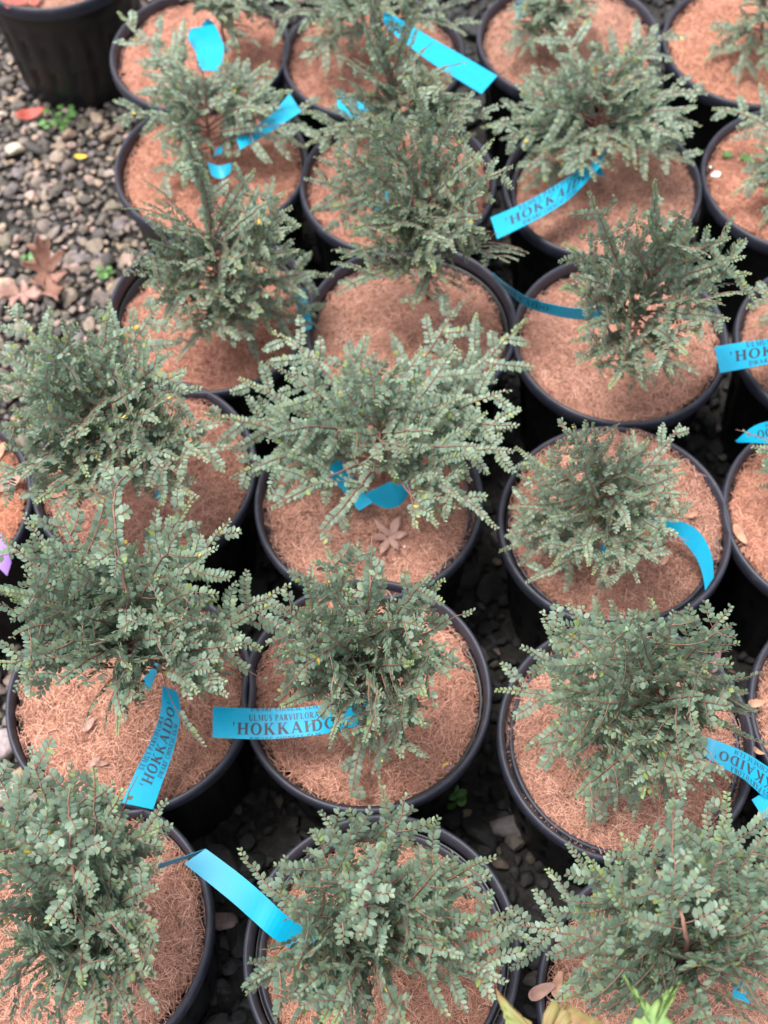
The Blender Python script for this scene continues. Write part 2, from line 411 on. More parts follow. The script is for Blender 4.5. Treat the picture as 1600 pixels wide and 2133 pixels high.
class Plant:
    def __init__(s, seed, leaf=0.0075, tone=1.0):
        s.rg = np.random.default_rng(seed); s.leaf = leaf * 1.10; s.tone = tone
        s.lp, s.ld, s.ln, s.ll, s.lc = [], [], [], [], []; s.axis = np.zeros(3)
        s.tv, s.tf = [], []; s.nv = 0
    def tube(s, P, r0, r1, k=4):
        P = np.asarray(P); n = len(P)
        T = np.gradient(P, axis=0); T /= np.linalg.norm(T, axis=1)[:, None] + 1e-12
        ref = np.array([0.3, 0.2, 1.0]); A = np.cross(T, ref); A /= np.linalg.norm(A, axis=1)[:, None] + 1e-9; B = np.cross(T, A)
        rad = (r1 + (r0 - r1) * (1 - np.linspace(0, 1, n)) ** 1.25)[:, None]
        a = np.arange(k) * 2 * math.pi / k
        ring = P[:, None] + (A[:, None] * np.cos(a)[None, :, None] + B[:, None] * np.sin(a)[None, :, None]) * rad[:, None]
        s.tv.append(ring.reshape(-1, 3))
        i = np.arange(n - 1)[:, None] * k; j = np.arange(k)[None]; l = (j + 1) % k
        s.tf.append((np.stack([i + j, i + l, i + k + l, i + k + j], -1) + s.nv).reshape(-1, 4)); s.nv += n * k
    def leaves(s, P, n0, u0=0.0, scale=1.0, young=True, yellow=0.0014, bare=0.0):
        """two-ranked leaves along polyline P; n0 is the direction the upper sides face"""
        rg = s.rg; P = np.asarray(P)
        seg = np.linalg.norm(np.diff(P, axis=0), axis=1); cum = np.concatenate([[0], np.cumsum(seg)]); Lt = cum[-1]
        sp = s.leaf * 0.53 * scale ** .5
        d = np.repeat(np.arange(u0 * Lt + sp, Lt, sp), 2); d[1::2] += sp * rg.uniform(0.15, 0.5); d = np.minimum(d, Lt)
        if len(d) == 0: return
        pos = np.stack([np.interp(d, cum, P[:, i]) for i in range(3)], 1)
        T = np.gradient(P, axis=0); T = np.stack([np.interp(d, cum, T[:, i]) for i in range(3)], 1); T /= np.linalg.norm(T, axis=1)[:, None] + 1e-12
        n = n0 - (T @ n0)[:, None] * T; n /= np.linalg.norm(n, axis=1)[:, None] + 1e-9
        side = np.cross(T, n); sg = np.where(np.arange(len(d)) % 2 == 0, 1, -1)
        side = side * sg[:, None]
        frac = d / Lt
        ang = np.radians(72 - 32 * frac ** 3 + rg.normal(0, 6, len(d)))
        dr = T * np.cos(ang)[:, None] + side * np.sin(ang)[:, None] + n * rg.normal(-0.06, 0.11, len(d))[:, None]
        # tilt blade: roll about its own axis
        nn = 0.4 * n + 0.6 * n0 + T * rg.normal(-0.12, 0.16, len(d))[:, None] + side * rg.normal(0.10, 0.14, len(d))[:, None] + rg.normal(0, .07, (len(d), 3))
        ln = s.leaf * scale * (1 - 0.55 * np.clip((frac - 0.72) / 0.28, 0, 1)) * rg.uniform(0.88, 1.10, len(d))
        keep = rg.random(len(d)) > 0.03 + bare
        c = GREENS[rg.integers(0, 5, len(d))] * rg.uniform(0.76, 1.22, len(d))[:, None] * s.tone * rg.uniform(0.84, 1.10)
        if young:
            y = np.clip((frac - 0.80) / 0.2, 0, 1)[:, None] * rg.choice([0.1, 0.35, 1.0], p=[.5, .3, .2]); c = c * (1 - y) + np.array([0.24, 0.36, 0.15]) * y
        m = rg.random(len(d)) < yellow; c[m] = np.array([0.72, 0.50, 0.09])
        m = rg.random(len(d)) < 0.012; c[m] = np.array([0.26, 0.34, 0.10])
        s.lp.append((pos - n * 0.0005)[keep]); s.ld.append(dr[keep]); s.ln.append(nn[keep]); s.ll.append(ln[keep]); s.lc.append(c[keep])
    def curve(s, A, C, B, n):
        t = np.linspace(0, 1, n)[:, None]
        return (1 - t) ** 2 * A + 2 * t * (1 - t) * C + t * t * B
    def spray(s, A, B, arch=0.25, sub=True, r=0.0011, start=0.15, dens=1.0, maxsub=0.055, face=None):
        rg = s.rg; A = np.asarray(A, float); B = np.asarray(B, float); L = np.linalg.norm(B - A)
        if L < 0.006: return
        side0 = nrm(np.cross(B - A, UP) + 1e-6)
        C = (A + B) / 2 + UP * arch * L + side0 * rg.normal(0, 0.07) * L
        n = max(6, int(L / 0.010)); P = s.curve(A, C, B, n)
        P[1:-1] += rg.normal(0, 0.0007, (n - 2, 3))
        s.tube(P, r * (0.65 + L * 4.5), 0.00038)
        rd = B - s.axis; rd[2] = 0; f = face if face is not None else nrm(UP + np.array([0, -0.36, 0]) + 0.22 * nrm(rd) + rg.normal(0, 0.13, 3))
        s.leaves(P, f, u0=start, bare=0.02)
        if not sub: return
        T = np.gradient(P, axis=0)
        step = 0.0175 / dens; d = start * L + rg.uniform(0, step); sgn = 1 if rg.random() < .5 else -1
        while d < L * 0.93:
            u = d / L; i = min(n - 1, int(u * (n - 1))); p = P[i]; t = nrm(T[i]); nn = nrm(f - (f @ t) * t); sd_ = np.cross(t, nn) * sgn
            l = (min(maxsub, 0.5 * L) * (1 - u) ** 0.7 + 0.010) * rg.uniform(0.5, 1.25)
            ang = math.radians(rg.uniform(44, 62))
            dirn = nrm(t * math.cos(ang) + sd_ * math.sin(ang) + nn * rg.normal(0.05, 0.07))
            q = p + dirn * l; cc = p + dirn * l * 0.5 + sd_ * l * 0.07 + nn * l * 0.12
            q = q + t * l * 0.14 - UP * l * 0.14
            m = max(4, int(l / 0.008)); PP = s.curve(p, cc, q, m)
            if in_thin((p + q) / 2) or in_thin(q):
                sgn = -sgn; d += step; continue
            s.tube(PP, 0.0006, 0.0003, 3)
            s.leaves(PP, nrm(nn + rg.normal(0, 0.08, 3)), u0=0.04, scale=0.92)
            sgn = -sgn; d += step * rg.uniform(0.6, 1.5)
    def build(s, root, origin):
        o = np.array(origin)
        pos = np.concatenate(s.lp); k = np.ones(len(pos), bool); rnd = s.rg.random(len(pos))
        rel = pos - CAM; dep = rel @ _f0; X = 800 + FPX * (rel @ CR) / dep; Y = 1066.5 - FPX * (rel @ CU) / dep
        for (ax, ay, bx, by, r) in THIN:
            t = np.clip(((X - ax) * (bx - ax) + (Y - ay) * (by - ay)) / ((bx - ax) ** 2 + (by - ay) ** 2 + 1e-9), 0, 1)
            k &= ~((np.hypot(X - ax - t * (bx - ax), Y - ay - t * (by - ay)) < r) & (rnd < 0.93))
        s.lp, s.ld, s.ln, s.ll, s.lc = [[np.concatenate(q)[k]] for q in (s.lp, s.ld, s.ln, s.ll, s.lc)]
        V = np.concatenate(s.tv) - o; F = np.concatenate(s.tf)
        put('stem', fast_mesh('stem', V, F, [M_TWIG]), root)
        pos = np.concatenate(s.lp); d = np.concatenate(s.ld); n = np.concatenate(s.ln); ll = np.concatenate(s.ll); lc = np.concatenate(s.lc)
        d /= np.linalg.norm(d, axis=1)[:, None]; y = np.cross(n, d); y /= np.linalg.norm(y, axis=1)[:, None] + 1e-9; z = np.cross(d, y)
        w = ll * s.rg.uniform(0.60, 0.70, len(ll))
        flat = s.rg.uniform(-0.6, 2.0, len(ll))
        V = pos[:, None] + d[:, None] * (LEAF_T[:, 0] * ll[:, None])[..., None] + y[:, None] * (LEAF_T[:, 1] * w[:, None])[..., None] + z[:, None] * (LEAF_T[:, 2] * ll[:, None] * flat[:, None])[..., None]
        nl = len(ll)
        Q = (LEAF_Q[None] + (np.arange(nl) * 9)[:, None, None]).reshape(-1, 4)
        put('foliage', fast_mesh('foliage', V.reshape(-1, 3) - o, Q, [M_LEAF], np.repeat(lc, 9, 0)), root)
        return nl

SPEC = {}
def spec(k, label, **kw): SPEC[k] = dict(label=label, **kw)
exec_order = []
# px coordinates are read off the photo; each is carried out to a point on the plant's own crown dome
spec('G', 'tall spiky elm behind the low domed one, thin edge-on cyan tag on its left', base=(1311, 768), lead=[(1330, 650), (1364, 560), (1364, 376)], rad=.155, leaf=.0072, fill=20,
     tips=[(1228, 402, 'u'), (1175, 506), (1192, 572), (1170, 598), (1190, 640), (1207, 690), (1205, 755), (1270, 805), (1335, 790), (1400, 778), (1428, 735), (1520, 666), (1507, 634), (1562, 572), (1548, 535), (1522, 495), (1447, 482), (1290, 462), (1425, 440), (1250, 540)])
spec('H', 'low dense domed elm with tiny leaves, curved blank cyan tag drooping to its rim', base=(1262, 1140), lead=[(1258, 1080), (1252, 925)], rad=.125, leaf=.0060, fill=34,
     tips=[(1195, 886, 'u'), (1237, 882, 'u'), (1416, 886), (1073, 930), (1080, 990), (1062, 1055), (1058, 1115), (1040, 1148), (1097, 1212), (1150, 1180), (1245, 1215), (1300, 1190), (1330, 1212), (1372, 1170), (1434, 1127), (1442, 1088), (1430, 1030), (1425, 985), (1350, 915), (1300, 925), (1130, 950)])
spec('C', 'widest spreading elm, arching over the middle pot holding the dried palmate leaf', base=(800, 1010), lead=[(795, 930), (800, 850), (830, 760)], rad=.20, leaf=.0078, fill=26,
     tips=[(569, 690), (965, 628), (709, 669), (1097, 664), (1062, 812), (1080, 887), (1072, 940), (1034, 1100), (866, 1100), (912, 1097), (650, 1128), (569, 1056), (481, 997), (562, 909), (425, 862), (497, 787), (572, 762), (534, 875), (760, 740), (700, 780), (950, 720), (1020, 740), (900, 900), (720, 900), (1000, 930), (800, 960), (960, 1040)])
spec('D', 'tallest slender elm with a spire-like top rising over the pot behind it', base=(888, 625), lead=[(892, 560), (882, 420), (888, 290), (855, 150)], rad=.15, leaf=.0070, fill=26,
     tips=[(637, 372), (656, 325), (697, 303), (787, 244), (770, 275), (981, 278), (1066, 347), (1006, 403), (1059, 545), (1022, 482), (877, 578), (712, 537), (734, 475), (700, 612), (780, 600), (860, 640), (820, 480), (990, 330), (1000, 450), (950, 230), (810, 330), (930, 500)])
spec('E', 'bushy elm just behind the tallest one, long blank cyan tag over it', base=(845, 340), lead=[(835, 250), (800, 120), (768, -20)], rad=.15, leaf=.0072, fill=22,
     tips=[(868, 18), (725, 134), (997, 212), (656, 275), (640, 300), (700, 205), (975, 130), (985, 250), (760, 60), (900, 90), (1020, 245), (780, 290), (740, 250), (930, 180), (900, 300)])
spec('F', 'back-row elm left of the long cyan tag, its crown cut by the photo top', base=(792, 95), lead=[(790, 10), (785, -140)], rad=.16, leaf=.0070, fill=14,
     tips=[(637, 137), (540, 56), (700, 37), (640, 5), (969, 72), (906, 72), (600, -60), (860, -10), (740, 20), (960, -40), (690, -60), (820, 30)])
spec('O', 'back-row elm in the corner beside the plain black pot, bright cyan tag on its stem', base=(468, 85), lead=[(455, 0), (450, -130)], rad=.13, leaf=.0070, fill=10,
     tips=[(497, 106), (405, 20), (380, -30), (520, 20), (600, -40), (350, -60), (470, 40), (430, 10), (560, 5)])
spec('N', 'umbrella-shaped elm with bare brown stems beside the open gravel', base=(444, 333), lead=[(430, 245), (427, 180), (412, 125)], rad=.15, leaf=.0072, fill=20,
     tips=[(247, 25), (325, 80), (303, 197), (237, 250), (609, 190), (669, 237), (640, 306), (330, 400, 0.0), (375, 372, 0.0), (320, 290), (560, 130), (500, 150), (340, 150), (470, 120), (560, 240), (350, 210), (610, 260)])
spec('M', 'elm with a leaning pointed top and fanned branches beside the gravel edge', base=(466, 650), lead=[(450, 560), (430, 420), (386, 282)], rad=.15, leaf=.0074, fill=26,
     tips=[(306, 447), (275, 553), (300, 595), (603, 475), (609, 431), (697, 575), (622, 522), (425, 640), (547, 653), (466, 706), (340, 672), (365, 753), (487, 722), (637, 619), (669, 681), (595, 400), (530, 355), (345, 480), (560, 420), (500, 560), (380, 560)])
spec('L', 'broad elm spilling leftwards over the edge, above the tagged elm in the left column', base=(285, 1000), lead=[(240, 930), (170, 820), (110, 700)], rad=.21, leaf=.0080, fill=34,
     tips=[(15, 640), (60, 690), (130, 665), (230, 640), (337, 630), (362, 728), (384, 775), (419, 810), (-30, 1010), (40, 1000), (75, 1045), (409, 1034), (431, 959), (116, 1078), (380, 1000), (-40, 900), (-50, 800), (-40, 720), (300, 800), (250, 760), (330, 880), (180, 900), (80, 900), (220, 1000), (150, 760), (60, 800), (480, 930)])
spec('K', 'large elm with long arching fronds over a tag printed lengthwise', base=(272, 1455), lead=[(268, 1340), (262, 1230), (238, 1040), (300, 950)], rad=.21, leaf=.0080, fill=34,
     tips=[(478, 1084), (453, 1140), (50, 1069), (-10, 1110), (19, 1234), (569, 1259), (603, 1219), (503, 1344), (472, 1447), (-15, 1381), (116, 1425), (244, 1525), (259, 1500), (272, 1390), (384, 1350), (50, 1180), (400, 1040), (390, 1090), (100, 1130), (120, 1060), (20, 1330), (330, 1200), (160, 1280), (400, 1230), (230, 1330), (330, 1330), (150, 1180), (410, 1440)])
spec('B', 'upright tangled elm behind the large tag reading lengthwise across two rims', base=(770, 1500), lead=[(765, 1400), (745, 1340), (770, 1240), (775, 1118)], rad=.155, leaf=.0072, fill=34,
     tips=[(681, 1143), (647, 1178), (578, 1259), (894, 1200), (890, 1262), (987, 1272), (584, 1350), (588, 1388), (590, 1469), (640, 1519), (731, 1662, 0.0), (690, 1537), (760, 1544), (837, 1575), (884, 1447), (881, 1506), (947, 1390), (930, 1340), (720, 1230), (830, 1290), (650, 1300), (860, 1380), (700, 1420), (800, 1450)])
spec('I', 'loose broad-leaved elm with a star of thick branches beside a folded upside-down tag', base=(1372, 1575), lead=[(1370, 1500), (1362, 1412), (1330, 1300)], rad=.18, leaf=.0080, fill=26,
     tips=[(1521, 1265), (1525, 1302), (1180, 1257), (1150, 1299), (1086, 1347), (1034, 1437), (1250, 1290), (1319, 1275), (1405, 1272), (1124, 1550), (1217, 1460), (1202, 1655), (1225, 1719, 0.0), (1289, 1595), (1360, 1621), (1424, 1659), (1480, 1621), (1500, 1600), (1521, 1467), (1555, 1441), (1337, 1655), (1430, 1380), (1230, 1380), (1180, 1500), (1460, 1450)])
spec('A', 'sprawling elm in the double-rimmed pot at the bottom middle', base=(800, 2015), lead=[(770, 1930), (765, 1860), (800, 1760)], rad=.18, leaf=.0080, fill=30,
     tips=[(500, 1770), (669, 1692), (656, 1730), (797, 1642), (847, 1658), (584, 1858), (597, 1914), (519, 2002), (528, 2042), (584, 2080), (616, 2077), (706, 2070), (697, 2130), (853, 2150), (1031, 1786), (1076, 1904), (1052, 2046), (1010, 1830), (960, 1990), (900, 1880), (930, 1960), (800, 2060), (720, 1800), (930, 1790), (640, 1990)])
spec('J', 'dense elm at the lower right behind the yellow-green maple leaves', base=(1440, 2060), lead=[(1430, 1960), (1410, 1850), (1400, 1665)], rad=.19, leaf=.0081, fill=38,
     tips=[(1035, 1925), (1186, 1761), (1226, 1924), (1218, 1774), (1307, 1757), (1515, 1650), (1600, 1726), (1650, 1850), (1531, 2017), (1181, 2080), (1283, 2110), (1600, 2060), (1500, 1760), (1360, 2100), (1270, 1850), (1330, 1960), (1540, 1900), (1460, 2000), (1420, 1780), (1240, 2000), (1660, 1980), (1600, 1800), (1480, 2140)])
spec('Q', 'biggest elm mass, filling the lower left corner beside the folded blank tag', base=(170, 1985), lead=[(160, 1880), (150, 1760), (140, 1640)], rad=.20, leaf=.0081, fill=44,
     tips=[(65, 1560), (150, 1588), (194, 1594), (287, 1615), (347, 1669), (328, 1725), (330, 1792), (328, 1847), (330, 1927), (320, 2032), (-20, 1580), (-30, 1700), (270, 2107), (200, 2140), (-30, 2100), (100, 2150), (-40, 1900), (60, 1700), (250, 1700), (150, 1850), (250, 1900), (60, 1980), (170, 2050), (20, 1800)])
spec('S', 'layered elm leaning right above the curved tag with printed lettering', base=(1237, 325), lead=[(1250, 240), (1290, 150), (1365, 80)], rad=.165, leaf=.0074, fill=26,
     tips=[(1150, 47), (1084, 194), (1072, 219), (1003, 266), (1041, 291), (1078, 381), (1166, 366), (1212, 362), (1460, 262), (1435, 222), (1445, 342), (1475, 195), (1400, 62), (1250, 90), (1180, 120), (1420, 290), (1130, 160), (1330, 180), (1240, 200)])
spec('R', 'back-row elm right of the long cyan tag, yellowed leaves low on it', base=(1175, 75), lead=[(1170, 0), (1165, -140)], rad=.13, leaf=.0070, fill=14,
     tips=[(1040, 103), (1131, 94), (1084, 119), (1060, 20), (1120, 40), (1240, 30), (1260, -30), (1040, -30), (1180, 60), (1150, 10)])
spec('T', 'elm in the top right corner pot, only its left sprays in view', base=(1590, 85), lead=[(1590, 0), (1600, -120)], rad=.13, leaf=.0068, fill=6,
     tips=[(1467, 135), (1535, 172), (1550, 5), (1640, 100), (1560, 60), (1650, -20), (1600, 150)])
spec('U', 'elm at the right edge in the pot with the white pebble and clover sprouts', base=(1680, 390), lead=[(1680, 300), (1690, 180)], rad=.13, leaf=.0070, fill=6,
     tips=[(1545, 380), (1525, 405), (1575, 287), (1582, 472), (1700, 480), (1760, 300), (1484, 226), (1640, 450)])
spec('V', 'elm at the right edge behind the tag lettered in large black capitals', base=(1770, 730), lead=[(1770, 640), (1780, 500)], rad=.15, leaf=.0070, fill=6,
     tips=[(1562, 598), (1585, 660), (1640, 560), (1650, 800), (1850, 650)])
spec('W', 'elm at the right edge below the upside-down tag with small lettering', base=(1765, 1080), lead=[(1770, 1000), (1780, 850)], rad=.15, leaf=.0072, fill=6,
     tips=[(1546, 897), (1570, 930), (1640, 880), (1650, 1100), (1860, 1000)])

DEPTH = {'M': .030, 'D': .026, 'A': .032, 'H': .012, 'B': .020, 'C': .018, 'L': .018, 'K': .016, 'N': .016, 'S': .022, 'I': .020, 'J': .012, 'Q': .018, 'P': .012, 'T': .012, 'U': .014}
SHIFT = {'M': (0.002, -.004), 'H': (.004, .004), 'S': (.006, -.003), 'A': (.002, -.003), 'D': (-.003, -.001)}
TILT = {'H': (6, 1.5), 'A': (-2, 0), 'B': (3, 2), 'J': (1, -1), 'S': (0, -3)}
INNER = {'A', 'H', 'I', 'S', 'C'}
TONE = {'N': (1.12, 1.0, .92), 'O': (1.10, .98, .94), 'T': (1.12, 1.0, .90), 'U': (1.08, .93, .86), 'W': (1.05, .93, .86), 'F': (.95, .85, .82), 'M': (1.0, .88, .84), 'Y': (1.1, .85, .7),
        'K': (1.03, .98, .93), 'B': (1.03, .98, .94), 'L': (.98, .92, .9), 'A': (.95, .9, .84), 'E': (.98, .88, .85)}
GROUP = 'potted dwarf elms set out in rows'
OTHER = {'P': 'black pot of reddish mulch standing on open gravel, its whole side showing',
         'Y': 'pot at the left edge with dried curled leaves on its mulch, beside the violet tag',
         'X': 'pot at the right edge beside the broad-leaved elm, only its left rim in view'}
nleaves = 0
def build_pot(k):
    cx, cy = POTS[k][0] * R, POTS[k][1] * R
    rg = np.random.default_rng(ord(k))
    root = empty('potted_elm' if k in SPEC else 'plant_pot', (cx, cy, 0))
    if k in SPEC: tag(root, SPEC[k]['label'], 'potted plant', GROUP)
    else: tag(root, OTHER[k], 'plant pot', GROUP)
    pot = put('pot', POT_ME, root); pot.rotation_euler.z = rg.uniform(0, 6.28)
    rim = put('rim', RIM_ME, pot); pot.scale = (rg.uniform(.992, 1.006), rg.uniform(.992, 1.006), 1)
    if k in INNER: put('inner_rim', INNER_ME, pot)
    me = COIRS[ord(k) % 5]
    md = put('mulch_disc', me, root)
    dz = DEPTH.get(k, .018); sh = SHIFT.get(k, (0, 0)); tl = TILT.get(k, (rg.uniform(-1.5, 1.5), rg.uniform(-1.5, 1.5)))
    md.location = (sh[0], sh[1], HP - dz)
    zr = rg.uniform(0, 6.28)
    md.matrix_local = Matrix.Translation((sh[0], sh[1], HP - dz)) @ Matrix.Rotation(math.radians(tl[0]), 4, 'X') @ Matrix.Rotation(math.radians(tl[1]), 4, 'Y') @ Matrix.Rotation(zr, 4, 'Z')
    t = TONE.get(k, (1, .98, .96)); md.color = (*t, 1)
    return root, dz
def build_plant(k, root, dz):
    global nleaves
    S = SPEC[k]; rg = np.random.default_rng(ord(k) * 7 + 1)
    p = Plant(ord(k) * 13 + 5, S['leaf'], S.get('tone', 1.0)); p.rg = rg
    base = at(*S['base'], -dz)
    lead = [base - UP * 0.012] + [at_y(x, y, base[1] + 0.01 * i) for i, (x, y) in enumerate(S['lead'])]
    for q in range(1, len(lead)):
        if lead[q][2] > base[2] + 0.31: lead[q] = at(*S['lead'][q - 1], base[2] + 0.31 * (0.6 + 0.4 * q / len(S['lead'])) - HP) if S['base'][1] > 1400 else lead[q]
    # smooth leader
    K = np.array(lead); tt = np.linspace(0, len(K) - 1, 9 * (len(K) - 1) + 1)
    def cr(t):
        i = min(int(t), len(K) - 2); f = t - i; a = K[max(i - 1, 0)]; b_ = K[i]; c_ = K[i + 1]; d = K[min(i + 2, len(K) - 1)]
        return 0.5 * ((2 * b_) + (c_ - a) * f + (2 * a - 5 * b_ + 4 * c_ - d) * f * f + (3 * b_ - a - 3 * c_ + d) * f ** 3)
    LP = np.array([cr(t) for t in tt]); LP[1:] += rg.normal(0, 0.0008, (len(LP) - 1, 3))
    p.tube(LP, 0.0034, 0.00045, 6); p.axis = base
    zs = LP[:, 2]; Hp = zs[-1] - base[2]
    top = LP[-1]
    p.leaves(LP[int(len(LP) * .4):], nrm(np.array([0.1, -.8, 1.])), u0=0.05); p.leaves(LP[int(len(LP) * .55):], nrm(np.array([0.8, -.2, 1.])), u0=0.05)
    # short shoots round the leader's upper half
    for u in np.arange(0.42, 0.97, 0.05):
        i = int(u * (len(LP) - 1)); a = rg.uniform(0, 6.28); l = (0.055 * (1 - u) + 0.008) * rg.uniform(.6, 1.3)
        q = LP[i] + np.array([math.cos(a) * l, math.sin(a) * l, l * 0.65]); p.spray(LP[i], q, 0.1, sub=l > .025, r=0.0007)
    rad = S['rad']; cen = np.array([base[0], base[1], base[2] + 0.35 * Hp]); rv = max(0.62 * Hp, 0.06)
    T3 = []
    for t in S['tips']:
        if len(t) == 3 and t[2] == 'u': q = at_y(t[0], t[1], base[1] + rg.uniform(-.03, .03)); up = True
        elif len(t) == 3: q = at(*t); up = False
        else: q = on_dome(t[0], t[1], cen, rad, rv); up = False
        q[2] = max(q[2], HP - 0.006); T3.append((q, up))
    def attach(z):
        i = int(np.argmin(np.abs(zs - z))); return LP[max(i, 1)]
    # a handful of secondary leaders from the base
    for (q, up) in T3:
        hz = np.hypot(*(q[:2] - base[:2])); dz_ = q[2] - base[2]
        if up: za = base[2] + 0.3 * dz_; arch = 0.03
        else:
            za = base[2] + min(0.74 * Hp, max(0.022, dz_ * 0.56 - 0.10 * hz)); arch = 0.32 if dz_ < 0.07 else (0.22 if dz_ < 0.14 else 0.11)
        A = attach(za); p.spray(A, q, arch * rg.uniform(0.7, 1.3), r=0.0013, start=0.22, maxsub=0.085)
    mid = attach(base[2] + 0.4 * Hp)
    for _ in range(int(S['fill'] * {'C': .5, 'G': .5, 'H': .65, 'L': .8, 'K': .75, 'J': .6, 'Q': .6, 'I': .4}.get(k, .6))):
        i, j = rg.integers(0, len(T3), 2); w = rg.random(); q0 = T3[i][0] * w + T3[j][0] * (1 - w)
        f = rg.uniform(0.5, 0.98); q = mid + (q0 - mid) * f + rg.normal(0, 0.014, 3); q[2] = max(q[2], HP + 0.002)
        z = base[2] + min(0.8 * Hp, max(0.02, (q[2] - base[2]) * rg.uniform(.3, .8))); p.spray(attach(z), q, rg.uniform(.05, .3), r=0.0009, start=0.25)
    loc = (POTS[k][0] * R, POTS[k][1] * R, 0)
    nleaves += p.build(root, loc)
for k in POTS:
    root, dz = build_pot(k)
    if k in SPEC: build_plant(k, root, dz)
print('leaves', nleaves)

# ------------------------------------------------------------------ lettering: a small serif alphabet of strokes (units of cap height)
def arc(cx, cy, rx, ry, a0, a1, n=12):
    return [(cx + rx * math.cos(math.radians(a0 + (a1 - a0) * i / n)), cy + ry * math.sin(math.radians(a0 + (a1 - a0) * i / n))) for i in range(n + 1)]
TK, TN = 0.23, 0.085
def bar(x0, y0, x1, y1, w): return ([(x0, y0), (x1, y1)], [w, w])
def stem_(x, y0=0.0, y1=1.0, s0=True, s1=True, w=TK):
    o = [bar(x, y0, x, y1, w)]
    if s0: o.append(bar(x - w / 2 - .09, y0 + .025, x + w / 2 + .09, y0 + .025, .05))
    if s1: o.append(bar(x - w / 2 - .09, y1 - .025, x + w / 2 + .09, y1 - .025, .05))
    return o
def ringw(pts, cx, rx): return [TN + (TK - TN) * abs((p[0] - cx) / rx) ** 1.5 for p in pts]
def ring(cx, cy, rx, ry, a0=0, a1=360, n=24):
    p = arc(cx, cy, rx, ry, a0, a1, n); return (p, ringw(p, cx, rx))
def serif(x, y): return bar(x - .15, y, x + .15, y, .05)
GLYPH = {
 "'": (0.30, [([(.15, 1.02), (.12, .68)], [.14, .04])]),
 ' ': (0.40, []),
 'H': (1.02, stem_(.2) + stem_(.8) + [bar(.2, .51, .8, .51, TN)]),
 'I': (0.44, stem_(.2)),
 'O': (0.98, [ring(.47, .5, .37, .48)]),
 'D': (0.98, stem_(.2) + [([(.2, .965), (.42, .965)], [TN, TN]), ([(.2, .035), (.42, .035)], [TN, TN]), ring(.42, .5, .40, .465, -90, 90, 14)]),
 'K': (1.0, stem_(.2) + [bar(.28, .42, .72, .97, TN), ([(.42, .58), (.82, .02)], [TK, TK]), serif(.74, .975), serif(.84, .025)]),
 'A': (0.98, [bar(.12, .02, .45, 1.0, TN), ([(.44, 1.0), (.80, .02)], [TK, TK]), bar(.24, .33, .66, .33, TN), serif(.12, .025), serif(.81, .025)]),
 'U': (0.98, stem_(.2, .35, 1, False, True) + stem_(.76, .35, 1, False, True, w=.08) + [(arc(.48, .36, .28, .33, 180, 360, 12), [TK - .009 * i for i in range(13)])]),
 'L': (0.86, stem_(.2) + [bar(.2, .03, .72, .03, TN), bar(.72, 0, .76, .28, .05)]),
 'M': (1.22, stem_(.17, w=.07) + stem_(1.02) + [([(.2, .97), (.58, .05)], [TK, .12]), bar(.56, .05, .98, .97, TN)]),
 'S': (0.72, [(arc(.36, .735, .22, .225, 20, 270, 12) + arc(.36, .26, .24, .235, 90, -160, 12)[1:], [TN + .12 * math.sin(math.pi * i / 24) for i in range(25)])]),
 'P': (0.80, stem_(.2) + [bar(.2, .965, .4, .965, TN), bar(.2, .48, .4, .48, TN), ring(.4, .722, .27, .243, -90, 90, 10)]),
 'R': (0.95, stem_(.2) + [bar(.2, .965, .4, .965, TN), bar(.2, .50, .4, .50, TN), ring(.4, .732, .26, .233, -90, 90, 10), ([(.42, .48), (.80, .02)], [TK, TK]), serif(.80, .025)]),
 'V': (0.95, [([(.14, .98), (.46, 0)], [TK, TK]), bar(.46, 0, .80, .98, TN), serif(.14, .975), serif(.80, .975)]),
 'F': (0.82, stem_(.2) + [bar(.2, .97, .72, .97, TN), bar(.72, .72, .72, 1, .05), bar(.2, .52, .52, .52, TN), bar(.52, .42, .52, .62, .05)]),
 'E': (0.88, stem_(.2) + [bar(.2, .97, .72, .97, TN), bar(.72, .74, .72, 1, .05), bar(.2, .52, .54, .52, TN), bar(.2, .03, .74, .03, TN), bar(.76, 0, .76, .26, .05)]),
 'C': (0.90, [ring(.47, .5, .37, .47, 48, 312, 20), bar(.74, .70, .74, .98, .05)]),
 'N': (1.02, stem_(.17, w=.07) + stem_(.84, w=.07) + [([(.17, .97), (.84, .03)], [TK, TK])]),
 'W': (1.30, [([(.14, .98), (.40, 0)], [TK, TK]), bar(.40, 0, .66, .98, TN), ([(.62, .98), (.90, 0)], [TK, TK]), bar(.90, 0, 1.16, .98, TN), serif(.14, .975), serif(1.16, .975)]),
}
def text_quads(txt, h, u0, v0, track=0.0, wide=1.0):
    """quads (u,v) in metres along/across the ribbon"""
    Q = []; x = 0
    for ch in txt:
        adv, st = GLYPH[ch]
        for pts, ws in st:
            for i in range(len(pts) - 1):
                (ax, ay), (bx, by) = pts[i], pts[i + 1]; l = math.hypot(bx - ax, by - ay) or 1; nx, ny = -(by - ay) / l, (bx - ax) / l
                wa, wb = ws[i] / 2, ws[i + 1] / 2
                Q.append([((x + px) * h * wide + u0, py * h + v0) for px, py in ((ax + nx * wa, ay + ny * wa), (ax - nx * wa, ay - ny * wa), (bx - nx * wb, by - ny * wb), (bx + nx * wb, by + ny * wb))])
        x += adv + track
    return Q
